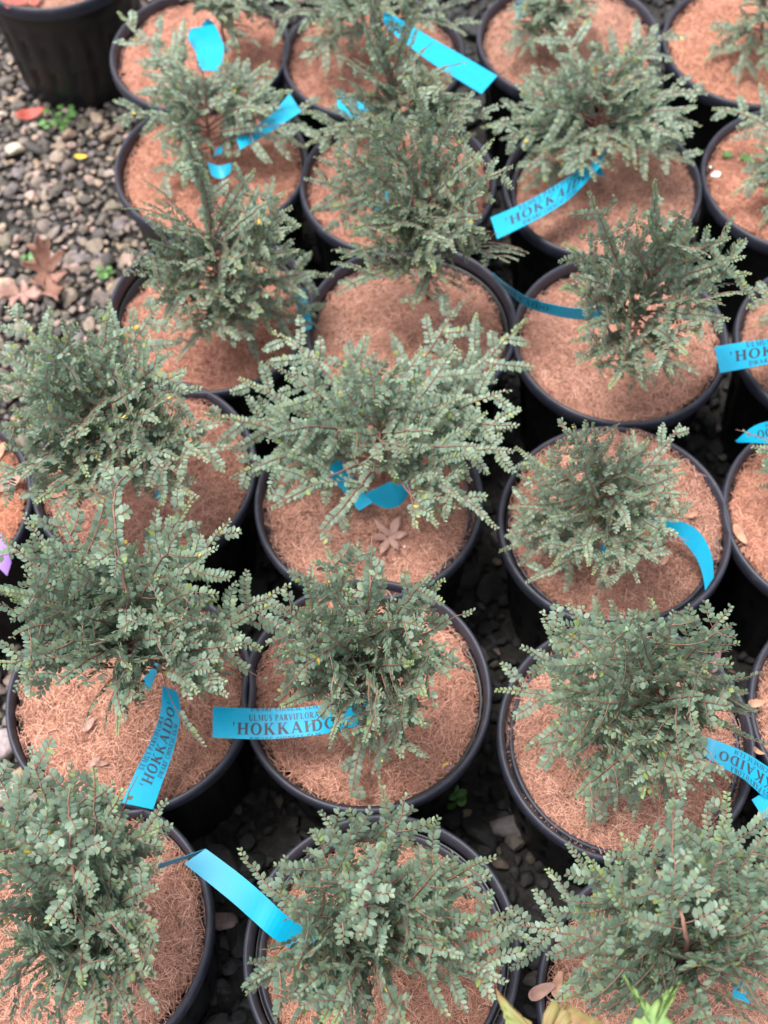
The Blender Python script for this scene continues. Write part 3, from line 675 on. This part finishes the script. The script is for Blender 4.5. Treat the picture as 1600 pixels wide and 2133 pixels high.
def catmull(P, m):
    P = np.asarray(P, float); n = len(P)
    if n == 2: return P[0] + (P[1] - P[0]) * np.linspace(0, 1, m)[:, None]
    out = []
    for t in np.linspace(0, n - 1, m):
        i = min(int(t), n - 2); f = t - i; a = P[max(i - 1, 0)]; b_ = P[i]; c_ = P[i + 1]; d = P[min(i + 2, n - 1)]
        out.append(0.5 * ((2 * b_) + (c_ - a) * f + (2 * a - 5 * b_ + 4 * c_ - d) * f * f + (3 * b_ - a - 3 * c_ + d) * f ** 3))
    return np.array(out)
def ribbon_mesh(A, B, m, th=0.0004):
    A = catmull(A, m); B = catmull(B, m)
    T = np.gradient((A + B) / 2, axis=0); N = np.cross(T, B - A); N /= np.linalg.norm(N, axis=1)[:, None] + 1e-12
    w = 5; V = []; 
    for i in range(m):
        row = [A[i] + (B[i] - A[i]) * j / (w - 1) for j in range(w)]
        V += [r_ + N[i] * th / 2 for r_ in row] + [r_ - N[i] * th / 2 for r_ in row][::-1]
    k = 2 * w; F = []
    for i in range(m - 1):
        for j in range(k):
            l = (j + 1) % k; F.append((i * k + j, i * k + l, (i + 1) * k + l, (i + 1) * k + j))
    F.append(tuple(range(k))[::-1]); F.append(tuple((m - 1) * k + j for j in range(k)))
    return A, B, N, V, F
def make_tag(label, edges, text=None, u0=0.02, shift=0.0, material=None, loop=None, group='plastic plant tags tied to the elms', extra=False):
    """edges: list of ((ax,ay,az),(bx,by,bz)) photo points with height over the rims; a = baseline side, b = top side, in reading order"""
    A0 = [at(*e[0]) for e in edges]; B0 = [at(*e[1]) for e in edges]
    m = max(8, 6 * (len(edges) - 1) + 1)
    A, B, N, V, F = ribbon_mesh(A0, B0, m)
    o = np.mean((A + B) / 2, 0); root = empty('plant_tag', o); tag(root, label, 'plant tag', group)
    V = np.array(V) - o
    put('tag_strip', mesh('tag_strip', V, F, [material or M_TAG], smooth=False), root)
    for lp in (loop or []):
        LA = [at(*e[0]) for e in lp]; LB = [at(*e[1]) for e in lp]
        _, _, _, V2, F2 = ribbon_mesh(LA, LB, max(10, 7 * (len(lp) - 1)))
        put('tag_loop', mesh('tag_loop', np.array(V2) - o, F2, [material or M_TAG], smooth=False), root)
    if text:
        mid = (A + B) / 2; cum = np.concatenate([[0], np.cumsum(np.linalg.norm(np.diff(mid, axis=0), axis=1))])
        W = float(np.mean(np.linalg.norm(B - A, axis=1)))
        flip = 1 if np.mean(N, 0) @ (CAM - o) > 0 else -1
        Q = text_quads("'HOKKAIDO'", 0.38 * W, u0, (0.32 + shift) * W, 0.15)
        Q += text_quads('ULMUS PARVIFLORA', 0.20 * W, u0 + 0.55 * W, (0.775 + shift) * W, 0.14, 0.72)
        Q += text_quads('DWARF CHINESE ELM', 0.17 * W, u0 + 0.60 * W, (0.07 + shift) * W, 0.14, 0.78)
        if extra: Q += text_quads('DWARF CHINESE ELM', 0.17 * W, u0 + 0.60 * W, (1.09 + shift) * W, 0.14, 0.78)
        TV, TF = [], []
        for q in Q:
            if max(p[1] for p in q) < 0.004 * W or min(p[1] for p in q) > 0.996 * W: continue
            if max(p[0] for p in q) > cum[-1] or min(p[0] for p in q) < 0: continue
            b0 = len(TV)
            for (u, v) in q:
                f = min(max(v / W, 0.004), 0.996)
                a_ = np.array([np.interp(u, cum, A[:, i]) for i in range(3)]); b_ = np.array([np.interp(u, cum, B[:, i]) for i in range(3)]); n_ = np.array([np.interp(u, cum, N[:, i]) for i in range(3)])
                TV.append(a_ + (b_ - a_) * f + n_ * flip * 0.00045 - o)
            TF.append((b0, b0 + 1, b0 + 2, b0 + 3))
        if TV: put('tag_lettering', mesh('tag_lettering', TV, TF, [M_INK], smooth=False), root)
    return root
def E_(a, b): return (a, b)
make_tag('printed cyan tag running from the left-column elm stem down to the front of its rim',
    [E_((319, 1686, .012), (254, 1672, .014)), E_((338, 1631, .024), (284, 1604, .027)), E_((357, 1578, .038), (310, 1552, .040)), E_((372, 1519, .053), (331, 1496, .055)), E_((376, 1475, .060), (337, 1455, .063)), E_((369, 1440, .060), (338, 1428, .066))],
    text=True, u0=0.021, loop=[[E_((312, 1440, .055), (290, 1423, .05)), E_((322, 1412, .055), (308, 1402, .05)), E_((336, 1383, .05), (322, 1378, .045))], [E_((287, 1392, .035), (290, 1362, .035)), E_((303, 1392, .03), (306, 1365, .03))]])
make_tag('printed cyan tag lying level across the touching rims of two pots',
    [E_((443, 1536, .052), (444, 1472, .052)), E_((500, 1539, .054), (502, 1475, .054)), E_((560, 1540, .056), (560, 1476, .056)), E_((625, 1535, .057), (620, 1474, .057)), E_((685, 1527, .056), (678, 1467, .056)), E_((745, 1511, .05), (736, 1455, .05)), E_((780, 1496, .045), (768, 1444, .045))],
    text=True, u0=0.021, shift=-0.18, extra=True)
make_tag('printed cyan tag curving up to the leaning layered elm, over the black gap',
    [E_((1036, 498, .030), (1022, 453, .030)), E_((1084, 475, .034), (1075, 430, .034)), E_((1137, 447, .040), (1137, 398, .040)), E_((1184, 416, .045), (1198, 360, .045)), E_((1225, 376, .048), (1241, 332, .05)), E_((1259, 338, .05), (1272, 300, .05))],
    text=True, u0=0.017, loop=[[E_((1234, 356, .03), (1246, 340, .035)), E_((1259, 370, .03), (1252, 342, .035))]])
make_tag('long blank cyan tag slanting down right between the back-row pots',
    [E_((800, 50, .10), (797, 18, .10)), E_((822, 72, .10), (859, 55, .10)), E_((890, 125, .10), (903, 81, .10)), E_((969, 175, .10), (985, 128, .10)), E_((1003, 196, .10), (1036, 158, .10))])
make_tag('short cyan tag end poking out left behind the bushy shaded elm',
    [E_((704, 232, .05), (700, 187, .05)), E_((745, 250, .05), (759, 212, .05)), E_((790, 270, .05), (800, 230, .05))])
make_tag('bright blank cyan tag folded on the corner back-row elm by the plain black pot',
    [E_((416, 146, .10), (456, 148, .10)), E_((407, 108, .10), (466, 112, .10)), E_((392, 80, .10), (464, 88, .10)), E_((397, 60, .09), (447, 50, .09))], loop=[[E_((420, 52, .08), (436, 60, .08)), E_((432, 38, .07), (446, 48, .07))]])
make_tag('cyan tag looped round the bare stems of the umbrella-shaped elm',
    [E_((500, 312, .05), (492, 288, .05)), E_((562, 276, .06), (556, 246, .06)), E_((628, 232, .07), (603, 195, .07))],
    loop=[[E_((432, 336, .02), (440, 366, .015)), E_((455, 345, .025), (462, 372, .02)), E_((484, 338, .025), (480, 360, .02))], [E_((444, 328, .03), (448, 312, .035)), E_((464, 318, .03), (462, 304, .035))]])
make_tag('narrow end of a cyan tag hanging at the rim right of the leaning pointed elm',
    [E_((634, 690, .0), (650, 684, .0)), E_((619, 646, .01), (644, 638, .01)), E_((612, 610, .02), (634, 600, .02))])
make_tag('thin cyan tag seen almost edge-on, bridging two rims toward the tall spiky elm',
    [E_((1027, 576, .020), (1026, 568, .045)), E_((1058, 610, .020), (1060, 596, .043)), E_((1100, 640, .022), (1103, 621, .043)), E_((1150, 656, .025), (1152, 634, .046)), E_((1200, 665, .028), (1202, 642, .050)), E_((1262, 664, .032), (1266, 638, .055))],
    text=True, u0=0.016)
make_tag('printed cyan tag at the right edge, notched end and large capitals',
    [E_((1500, 777, .055), (1488, 722, .055)), E_((1550, 768, .055), (1546, 713, .055)), E_((1610, 756, .055), (1608, 704, .055)), E_((1690, 735, .05), (1686, 684, .05))],
    text=True, u0=0.016)
make_tag('cyan tag at the right edge with upside-down lettering above the lower right rim',
    [E_((1700, 868, .055), (1705, 915, .04)), E_((1640, 873, .055), (1645, 922, .04)), E_((1590, 880, .055), (1600, 924, .04)), E_((1562, 893, .05), (1566, 922, .04)), E_((1532, 919, .045), (1536, 922, .042))],
    text=True, u0=0.0)
make_tag('blank cyan tag curling down over the mulch beside the low domed elm',
    [E_((1469, 1230, .002), (1487, 1203, .002)), E_((1463, 1195, .008), (1484, 1165, .012)), E_((1449, 1160, .016), (1472, 1130, .024)), E_((1428, 1133, .025), (1450, 1102, .035)), E_((1404, 1112, .030), (1420, 1087, .042)), E_((1365, 1104, .030), (1370, 1078, .045)), E_((1316, 1092, .028), (1320, 1068, .042))],
    loop=[[E_((1252, 1150, .012), (1252, 1132, .022)), E_((1266, 1157, .012), (1266, 1138, .022)), E_((1280, 1146, .012), (1280, 1130, .022))]])
make_tag('blank cyan tag twisted under the widest elm above the dried palmate leaf',
    [E_((652, 930, .035), (696, 925, .035)), E_((664, 965, .033), (705, 950, .033)), E_((693, 998, .030), (722, 975, .03)), E_((722, 1032, .024), (748, 1012, .026)), E_((748, 1064, .015), (778, 1046, .018))],
    loop=[[E_((764, 1030, .028), (766, 1024, .030)), E_((785, 1052, .014), (783, 1018, .035)), E_((812, 1059, .012), (812, 1004, .042)), E_((836, 1050, .014), (842, 1006, .042)), E_((850, 1032, .02), (856, 1012, .04))]])
make_tag('cyan tag with upside-down lettering hanging right of the loose broad-leaved elm',
    [E_((1700, 1640, .02), (1672, 1700, .02)), E_((1625, 1612, .038), (1602, 1668, .03)), E_((1555, 1569, .048), (1542, 1618, .042)), E_((1491, 1542, .050), (1480, 1590, .045)), E_((1455, 1532, .045), (1450, 1572, .042))],
    text=True, u0=0.016, loop=[[E_((1346, 1562, .03), (1342, 1518, .045)), E_((1354, 1566, .03), (1356, 1514, .045)), E_((1366, 1548, .03), (1366, 1528, .045))]])
make_tag('squared blank end of a cyan tag pointing left at the lower right edge',
    [E_((1601, 1722, .03), (1566, 1666, .03)), E_((1660, 1680, .03), (1622, 1630, .03))])
make_tag('large blank cyan tag folded sharply, bridging lower left and bottom middle pots',
    [E_((384, 1799, .095), (429, 1768, .095)), E_((475, 1872, .092), (496, 1818, .092)), E_((524, 1915, .088), (548, 1862, .088)), E_((573, 1957, .08), (600, 1909, .08)), E_((640, 1995, .05), (672, 1955, .05))],
    loop=[[E_((429, 1768, .096), (430, 1772, .070)), E_((385, 1783, .093), (386, 1790, .068)), E_((330, 1800, .088), (330, 1810, .062))]])
make_tag('small cyan tag scrap glimpsed deep inside the biggest elm mass',
    [E_((189, 2028, .06), (186, 1990, .06)), E_((212, 2018, .06), (206, 1984, .06))])
make_tag('small star-shaped glimpse of cyan tag in the dense elm by the maple leaves',
    [E_((1525, 2082, .06), (1530, 2040, .06)), E_((1562, 2090, .06), (1558, 2046, .06))])
make_tag('tiny blue tag glimpse low in the back-row elm with yellowed leaves',
    [E_((1076, 40, .04), (1072, 4, .04)), E_((1096, 36, .04), (1094, 2, .04))])
make_tag('cyan tag hanging steeply inside the tallest spire-topped elm',
    [E_((772, 474, .03), (806, 468, .03)), E_((780, 438, .045), (812, 430, .045)), E_((790, 404, .06), (812, 396, .06))])
make_tag('cyan tag scraps showing through the fronds of the left-column elm crown',
    [E_((266, 1182, .05), (264, 1160, .06)), E_((282, 1172, .05), (286, 1152, .06))])
make_tag('dark cyan tag half buried in the broad elm spilling leftwards',
    [E_((322, 1036, .02), (326, 1022, .03)), E_((335, 1040, .02), (337, 1022, .03)), E_((348, 1036, .02), (350, 1026, .03))])
make_tag('violet tag hanging at the left edge over the black gap',
    [E_((-60, 1120, .05), (-20, 1075, .05)), E_((-20, 1165, .045), (12, 1130, .045)), E_((15, 1200, .04), (24, 1172, .04))], material=M_VIOLET)

# ------------------------------------------------------------------ small loose things
def outline_leaf(name, pts, c, size, rot, tiltx, tilty, material, curl=0.15, centre=None, seed=0):
    """a thin leaf blade: outline in unit coordinates, given thickness and a curl"""
    import bmesh
    rg = np.random.default_rng(seed)
    P = np.array(pts, float); n = len(P); cen = P.mean(0) if centre is None else np.array(centre, float)
    V = [np.array([cen[0], cen[1], 0.0])]
    rings = 4
    for r in range(1, rings + 1):
        for p in P:
            q = cen + (p - cen) * r / rings; V.append(np.array([q[0], q[1], 0.0]))
    V = np.array(V); d2 = ((V[:, :2] - cen) ** 2).sum(1)
    V[:, 2] = curl * d2 * np.sign(curl * 0 + 1) + 0.05 * np.sin(V[:, 0] * 5 + seed) * np.cos(V[:, 1] * 4) + rg.normal(0, 0.012, len(V))
    F = [(0, 1 + k, 1 + (k + 1) % n) for k in range(n)]
    for r in range(rings - 1):
        for k in range(n):
            l = (k + 1) % n; F.append((1 + r * n + k, 1 + (r + 1) * n + k, 1 + (r + 1) * n + l, 1 + r * n + l))
    M = Matrix.Rotation(tiltx, 3, 'X') @ Matrix.Rotation(tilty, 3, 'Y') @ Matrix.Rotation(rot, 3, 'Z')
    W = (V * size) @ np.array(M).T
    nv = len(W); th = np.array([0, 0, -0.00035])
    allv = np.concatenate([W, W + th]); FF = F + [tuple(nv + i for i in f[::-1]) for f in F]
    o0 = 1 + (rings - 1) * n
    for k in range(n):
        l = (k + 1) % n; FF.append((o0 + k, nv + o0 + k, nv + o0 + l, o0 + l))
    me = mesh(name, allv, FF, [material])
    return put(name, me, loc=c)
def palmate(lobes, sinus=0.28, serr=True):
    """lobes: (angle deg, length, half width)"""
    P = []
    for i, (a, L, w) in enumerate(lobes):
        ar = math.radians(a); d = np.array([math.cos(ar), math.sin(ar)]); s = np.array([-d[1], d[0]])
        for f, ww in ((0.35, -.75), (0.48, -1.0), (0.52, -.85), (0.66, -.88), (0.70, -.7), (0.84, -.45), (1, 0), (0.84, .45), (0.70, .7), (0.66, .88), (0.52, .85), (0.48, 1.0), (0.35, .75)):
            P.append(d * L * f + s * w * ww)
        if i < len(lobes) - 1:
            m = math.radians((a + lobes[i + 1][0]) / 2); P.append(np.array([math.cos(m), math.sin(m)]) * sinus)
    P.append(np.array([-0.05, -0.06])); P.append(np.array([-0.06, 0.06])) if False else None
    return [p for p in P if p is not None]
oval = [(math.cos(a) * (1 if math.cos(a) < 0 else 1.15), math.sin(a) * 0.45 * (1 - 0.25 * math.cos(a))) for a in np.arange(0, 2 * math.pi, 2 * math.pi / 20)]
L_TAN = leaf_mat('tan_dry_leaf', (0.30, 0.14, 0.085), (0.52, 0.30, 0.20))
L_PINKB = leaf_mat('pinkish_brown_dry_leaf', (0.24, 0.125, 0.10), (0.44, 0.26, 0.21))
L_PURP = leaf_mat('dull_purple_leaf', (0.16, 0.07, 0.09), (0.30, 0.15, 0.17))
L_OAK = leaf_mat('orange_brown_oak_leaf', (0.15, 0.07, 0.05), (0.36, 0.18, 0.13), 40)
L_RED = leaf_mat('brick_red_leaf', (0.30, 0.05, 0.035), (0.50, 0.11, 0.08))
L_YEL = leaf_mat('yellow_leaf', (0.70, 0.40, 0.03), (0.85, 0.62, 0.08))
L_WEED = leaf_mat('fresh_weed_green', (0.05, 0.13, 0.03), (0.11, 0.26, 0.06), 80, 0.45)
L_MAPLE = leaf_mat('yellow_green_maple', (0.10, 0.20, 0.05), (0.20, 0.28, 0.08), 45, 0.6)
L_MAPLEY = leaf_mat('yellowing_maple_with_red_blotches', (0.24, 0.09, 0.05), (0.15, 0.22, 0.05), 30, 0.6)
L_WHITE = leaf_mat('white_perlite', (0.70, 0.66, 0.62), (0.85, 0.82, 0.80), 100, 0.8)
def on_mulch(k, px, py, up=0.002): return at(px, py, -DEPTH.get(k, .018) + up)
def flat_leaf(px, py, k, label, material, size=0.012, rot=0.0, shape=None, name='dry_leaf', curl=0.2, tx=0.15, ty=0.1, z=None, cat='dry leaf', group=None):
    c = on_mulch(k, px, py, 0.009) if z is None else at(px, py, z)
    o = outline_leaf(name, shape or oval, c, size, rot, tx, ty, material, curl=curl, seed=int(px) % 97)
    return tag(o, label, cat, group)
# dried palmate leaf in the middle pot
pal = palmate([(-178, .8, .16), (-120, .9, .18), (-62, .7, .17), (10, .75, .18), (62, 1.0, .2), (128, 1.0, .15)])
flat_leaf(812, 1118, 'C', 'dried pinkish-brown palmate leaf lying on the mulch below the twisted cyan tag', L_PINKB, 0.030, 0.0, pal, 'palmate_leaf', curl=0.12, ty=0.1)
flat_leaf(1440, 1073, 'H', 'tan curled leaf bit just above the drooping blank cyan tag', L_TAN, 0.007, 0.2)
flat_leaf(1383, 1168, 'H', 'tan folded leaf bit at the lower right fringe of the low domed elm', L_TAN, 0.008, 0.7)
flat_leaf(1541, 1112, 'W', 'narrow tan leaf against the inner wall of the right-edge pot', L_TAN, 0.013, -1.2)
flat_leaf(1385, 705, 'G', 'curled pinkish leaf bit caught low in the tall spiky elm', L_TAN, 0.008, 0.8, z=0.02)
flat_leaf(1490, 1378, 'I', 'dull purple leaf perched on the far rim of the broad-leaved elm pot', L_PURP, 0.012, 1.2, z=0.035, tx=0.6)
flat_leaf(1125, 2065, 'J', 'larger curled pinkish dry leaf stuck on the rim of the lower right pot', L_PINKB, 0.014, 0.4, z=0.008, curl=0.45)
flat_leaf(1160, 2052, 'J', 'smaller crumpled pinkish dry leaf just inside the lower right rim', L_TAN, 0.012, 1.2, z=0.002, curl=0.5)
flat_leaf(1572, 1466, 'I', 'torn papery tan leaf strip bridging to the right-edge rim', L_TAN, 0.010, 0.1, z=0.004, curl=0.7)
flat_leaf(1577, 1565, 'I', 'small curled tan shred on the rim above the upside-down tag', L_TAN, 0.006, -.6, z=0.005, curl=0.8)
flat_leaf(195, 1588, 'K', 'dark brown shred lying on the mulch near the left-column pot middle', L_PINKB, 0.008, 0.6)
flat_leaf(212, 1590, 'K', 'small orange-red leaf flake on the left-column mulch', L_OAK, 0.007, 0.0)
flat_leaf(185, 1510, 'K', 'brown twiggy flake left of the lengthwise printed tag', L_PINKB, 0.009, 0.9)
flat_leaf(935, 1598, 'B', 'brown crumb of leaf on the right part of the mulch in the middle lower pot', L_PURP, 0.006, 0.2)
flat_leaf(928, 1594, 'B', 'tiny yellow leaf beside the brown crumb in the middle lower pot', L_YEL, 0.004, 0.7)
flat_leaf(290, 1884, 'Q', 'dark reddish dry leaf on the mulch beside the biggest elm mass', L_PINKB, 0.013, -.4)
flat_leaf(10, 1010, 'Y', 'large crumpled dry leaf on the left-edge mulch', L_PINKB, 0.020, 0.3, curl=0.4)
flat_leaf(-4, 945, 'Y', 'smaller dry leaf above the crumpled one on the left-edge mulch', L_TAN, 0.014, 1.0, curl=0.3)
for i, (x, y, r) in enumerate([(40, 4, .2), (75, 0, 1.2), (15, 6, 2.0)]):
    flat_leaf(x, y, 'P', ['pinkish red leaf in the middle of the plain black pot', 'pinkish red leaf right-most in the plain black pot', 'pinkish red leaf left-most in the plain black pot'][i], L_RED, 0.014, r, cat='dry leaf', group='red leaves in the plain black pot')
# things on the open gravel
GZ = -HP + 0.022
oak = [(0, -1.15), (.07, -.9), (.22, -.75), (.38, -.62), (.16, -.52), (.30, -.35), (.62, -.18), (.48, -.05), (.20, -.08), (.34, .10), (.70, .38), (.50, .48), (.22, .36), (.30, .60), (.34, .85), (.14, .80), (.05, 1.05),
       (-.12, .82), (-.36, .84), (-.22, .60), (-.28, .36), (-.58, .42), (-.66, .28), (-.26, .08), (-.22, -.10), (-.50, -.12), (-.58, -.26), (-.24, -.38), (-.18, -.55), (-.36, -.66), (-.20, -.76), (-.06, -.9)]
o = outline_leaf('oak_leaf', oak, at(95, 568, GZ + .01), 0.052, 0.25, 0.45, 0.3, L_OAK, curl=0.7, seed=3)
tag(o, 'large lobed orange-brown oak leaf lying on the gravel', 'oak leaf')
o = outline_leaf('oak_leaf', oak, at(40, 612, GZ), 0.038, 1.6, 0.25, 0.2, L_PINKB, curl=0.2, seed=4)
tag(o, 'paler lobed leaf on the gravel left below the large oak leaf', 'oak leaf')
o = outline_leaf('red_leaf', oval, at(62, 238, GZ), 0.024, 0.3, 0.2, 0.1, L_RED, curl=0.3, seed=5)
tag(o, 'crumpled brick-red leaf on the gravel below the plain black pot', 'dry leaf')
o = outline_leaf('yellow_leaf', oval, at(168, 326, GZ), 0.010, 0.0, 0.2, 0.1, L_YEL, curl=0.2, seed=6)
tag(o, 'small yellow leaf alone on the gravel', 'dry leaf')
def weed(px, py, z, label, n, spread, leaf, seed):
    rg = np.random.default_rng(seed); c = at(px, py, z); root = empty('weed', c); tag(root, label, 'weed')
    V, F = [], []; SVv, SFf = [], []
    for i in range(n):
        a = rg.uniform(0, 6.28); r = spread * math.sqrt(rg.random()); p = np.array([r * math.cos(a), r * math.sin(a) * .9, rg.uniform(.3, 1) * spread * .7])
        s0 = len(SVv); w = 0.0006
        for q in (np.zeros(3), p * np.array([.6, .6, .8]), p):
            SVv += [q + np.array([w, 0, 0]), q + np.array([-w * .5, w, 0]), q + np.array([-w * .5, -w, 0])]
        for k in range(2):
            for j in range(3):
                l = (j + 1) % 3; SFf.append((s0 + k * 3 + j, s0 + k * 3 + l, s0 + k * 3 + 3 + l, s0 + k * 3 + 3 + j))
        n0 = len(V); V.append(p + np.array([0, 0, .001])); m = 10; th = rg.uniform(0, 6.28); tl = rg.normal(0, .3, 2)
        for k in range(m):
            b_ = k * 6.283 / m; x, y = math.cos(b_) * leaf * rg.uniform(.9, 1.1), math.sin(b_) * leaf * .75
            x, y = x * math.cos(th) - y * math.sin(th), x * math.sin(th) + y * math.cos(th)
            V.append(p + np.array([x, y, x * tl[0] + y * tl[1]]))
        F += [(n0, n0 + 1 + k, n0 + 1 + (k + 1) % m) for k in range(m)]
    put('weed_leaves', mesh('weed_leaves', V, F, [L_WEED]), root); put('weed_stalks', mesh('weed_stalks', SVv, SFf, [L_WEED]), root)
weed(130, 262, GZ - .01, 'bright green weed tuft on the gravel under the plain black pot', 18, 0.034, 0.0065, 1)
weed(66, 545, GZ - .01, 'low green weed sprig beside the large oak leaf', 8, 0.014, 0.006, 2)
weed(218, 570, GZ - .01, 'faint green weed by the leaning elm rim on the gravel', 7, 0.012, 0.006, 5)
weed(952, 1662, -HP + .05, 'small green weed in the dark gap between three lower pots', 7, 0.014, 0.007, 3)
weed(1515, 328, -.012, 'clover sprout on the mulch beside the white pebble', 4, 0.006, 0.006, 8)
weed(1555, 330, -.012, 'clover sprout on the mulch right of its twin, further from the white pebble', 4, 0.006, 0.005, 9)
def pebble(px, py, z, s, label, material=None, col=None, cat='pebble', seed=0, name='pebble'):
    rg = np.random.default_rng(seed + 50); v = stone_shape(rg) * s
    me = fast_mesh(name, v, SF, [material or M_STONE], np.tile(col if col is not None else (0.5, 0.4, 0.4), (len(v), 1)))
    return tag(put(name, me, loc=at(px, py, z)), label, cat)
pebble(1492, 365, -.010, 0.008, 'white pebble on the mulch in the right-edge pot with clover', L_WHITE, seed=1)
pebble(1480, 347, -.010, 0.004, 'tiny pale chip by the white pebble', L_WHITE, seed=2)
pebble(842, 1139, -.014, 0.0022, 'white perlite grain right of the dried palmate leaf', L_WHITE, seed=3, cat='perlite grain', name='perlite_grain')
pebble(9, 1548, -HP + .02, 0.034, 'big pale pinkish rock half under the left-column rim', col=(0.52, 0.43, 0.44), seed=4, cat='rock', name='rock')
pebble(50, 1612, -HP + .02, 0.020, 'tan rock next to the big pale pinkish one', col=(0.36, 0.27, 0.17), seed=5, cat='rock', name='rock')
pebble(35, 310, -HP + .018, 0.022, 'large pale cream stone on the open gravel', col=(0.62, 0.55, 0.42), seed=6, cat='rock', name='rock')
pebble(465, 1917, -HP + .02, 0.018, 'pinkish stone in the gap under the folded blank tag', col=(0.26, 0.19, 0.17), seed=7, cat='rock', name='rock')
pebble(1075, 1720, -HP + .02, 0.028, 'rough grey rock in the gap right of the bottom middle pot', col=(0.17, 0.15, 0.15), seed=8, cat='rock', name='rock')
# maple twig leaning in at the bottom edge, nearer the camera
def teeth(P, amp, step, rg):
    out = []
    n = len(P)
    for i in range(n):
        a = np.array(P[i], float); b = np.array(P[(i + 1) % n], float); l = np.linalg.norm(b - a); m = max(1, int(l / step)); d = (b - a) / max(l, 1e-9); nn = np.array([d[1], -d[0]])
        for j in range(m):
            p = a + (b - a) * j / m; out.append(p)
            if m > 1: out.append(a + (b - a) * (j + .75) / m + nn * amp * rg.uniform(.5, 1.3))
    return out
def maple_leaf(pix, cpx, z, material, label, seed, sgn):
    """outline read from the photo, carried out to a leaf z metres above the rims"""
    rg = np.random.default_rng(seed)
    c = at(950 + cpx[0] / 2.4615, 1733 + cpx[1] / 2.4615, z)
    P = [at(950 + x / 2.4615, 1733 + y / 2.4615, z)[:2] - c[:2] for x, y in pix]
    P = teeth([p / 0.05 for p in P], 0.035 * sgn, 0.09, rg)
    o = outline_leaf('maple_leaf', P, c, 0.05, 0, 0.03, 0.02, material, curl=-0.02, centre=(0, 0), seed=seed)
    return tag(o, label, 'maple leaf', 'yellow-green maple leaves at the bottom edge')
maple_leaf([(205, 800), (285, 885), (345, 950), (388, 975), (455, 1075), (440, 985), (450, 930), (482, 880), (512, 862), (532, 905), (528, 980), (505, 1080), (590, 960), (545, 882), (600, 888), (660, 925), (745, 965), (830, 1010), (700, 1080), (560, 1120), (430, 1180), (330, 1120), (250, 1000), (235, 910), (213, 850)],
    (460, 1080), .30, L_MAPLEY, 'yellowing maple leaf with reddish blotches, left of the pair at the bottom', 11, 1)
maple_leaf([(970, 935), (920, 850), (850, 735), (955, 840), (1003, 893), (1030, 860), (1080, 810), (1160, 755), (1125, 850), (1090, 900), (1072, 945), (1180, 1010), (1100, 1080), (1000, 1140), (900, 1080), (905, 985), (915, 950), (950, 958)],
    (1010, 1010), .345, L_MAPLE, 'fresh green maple leaf with one long pointed lobe, right of the pair at the bottom', 12, 1)
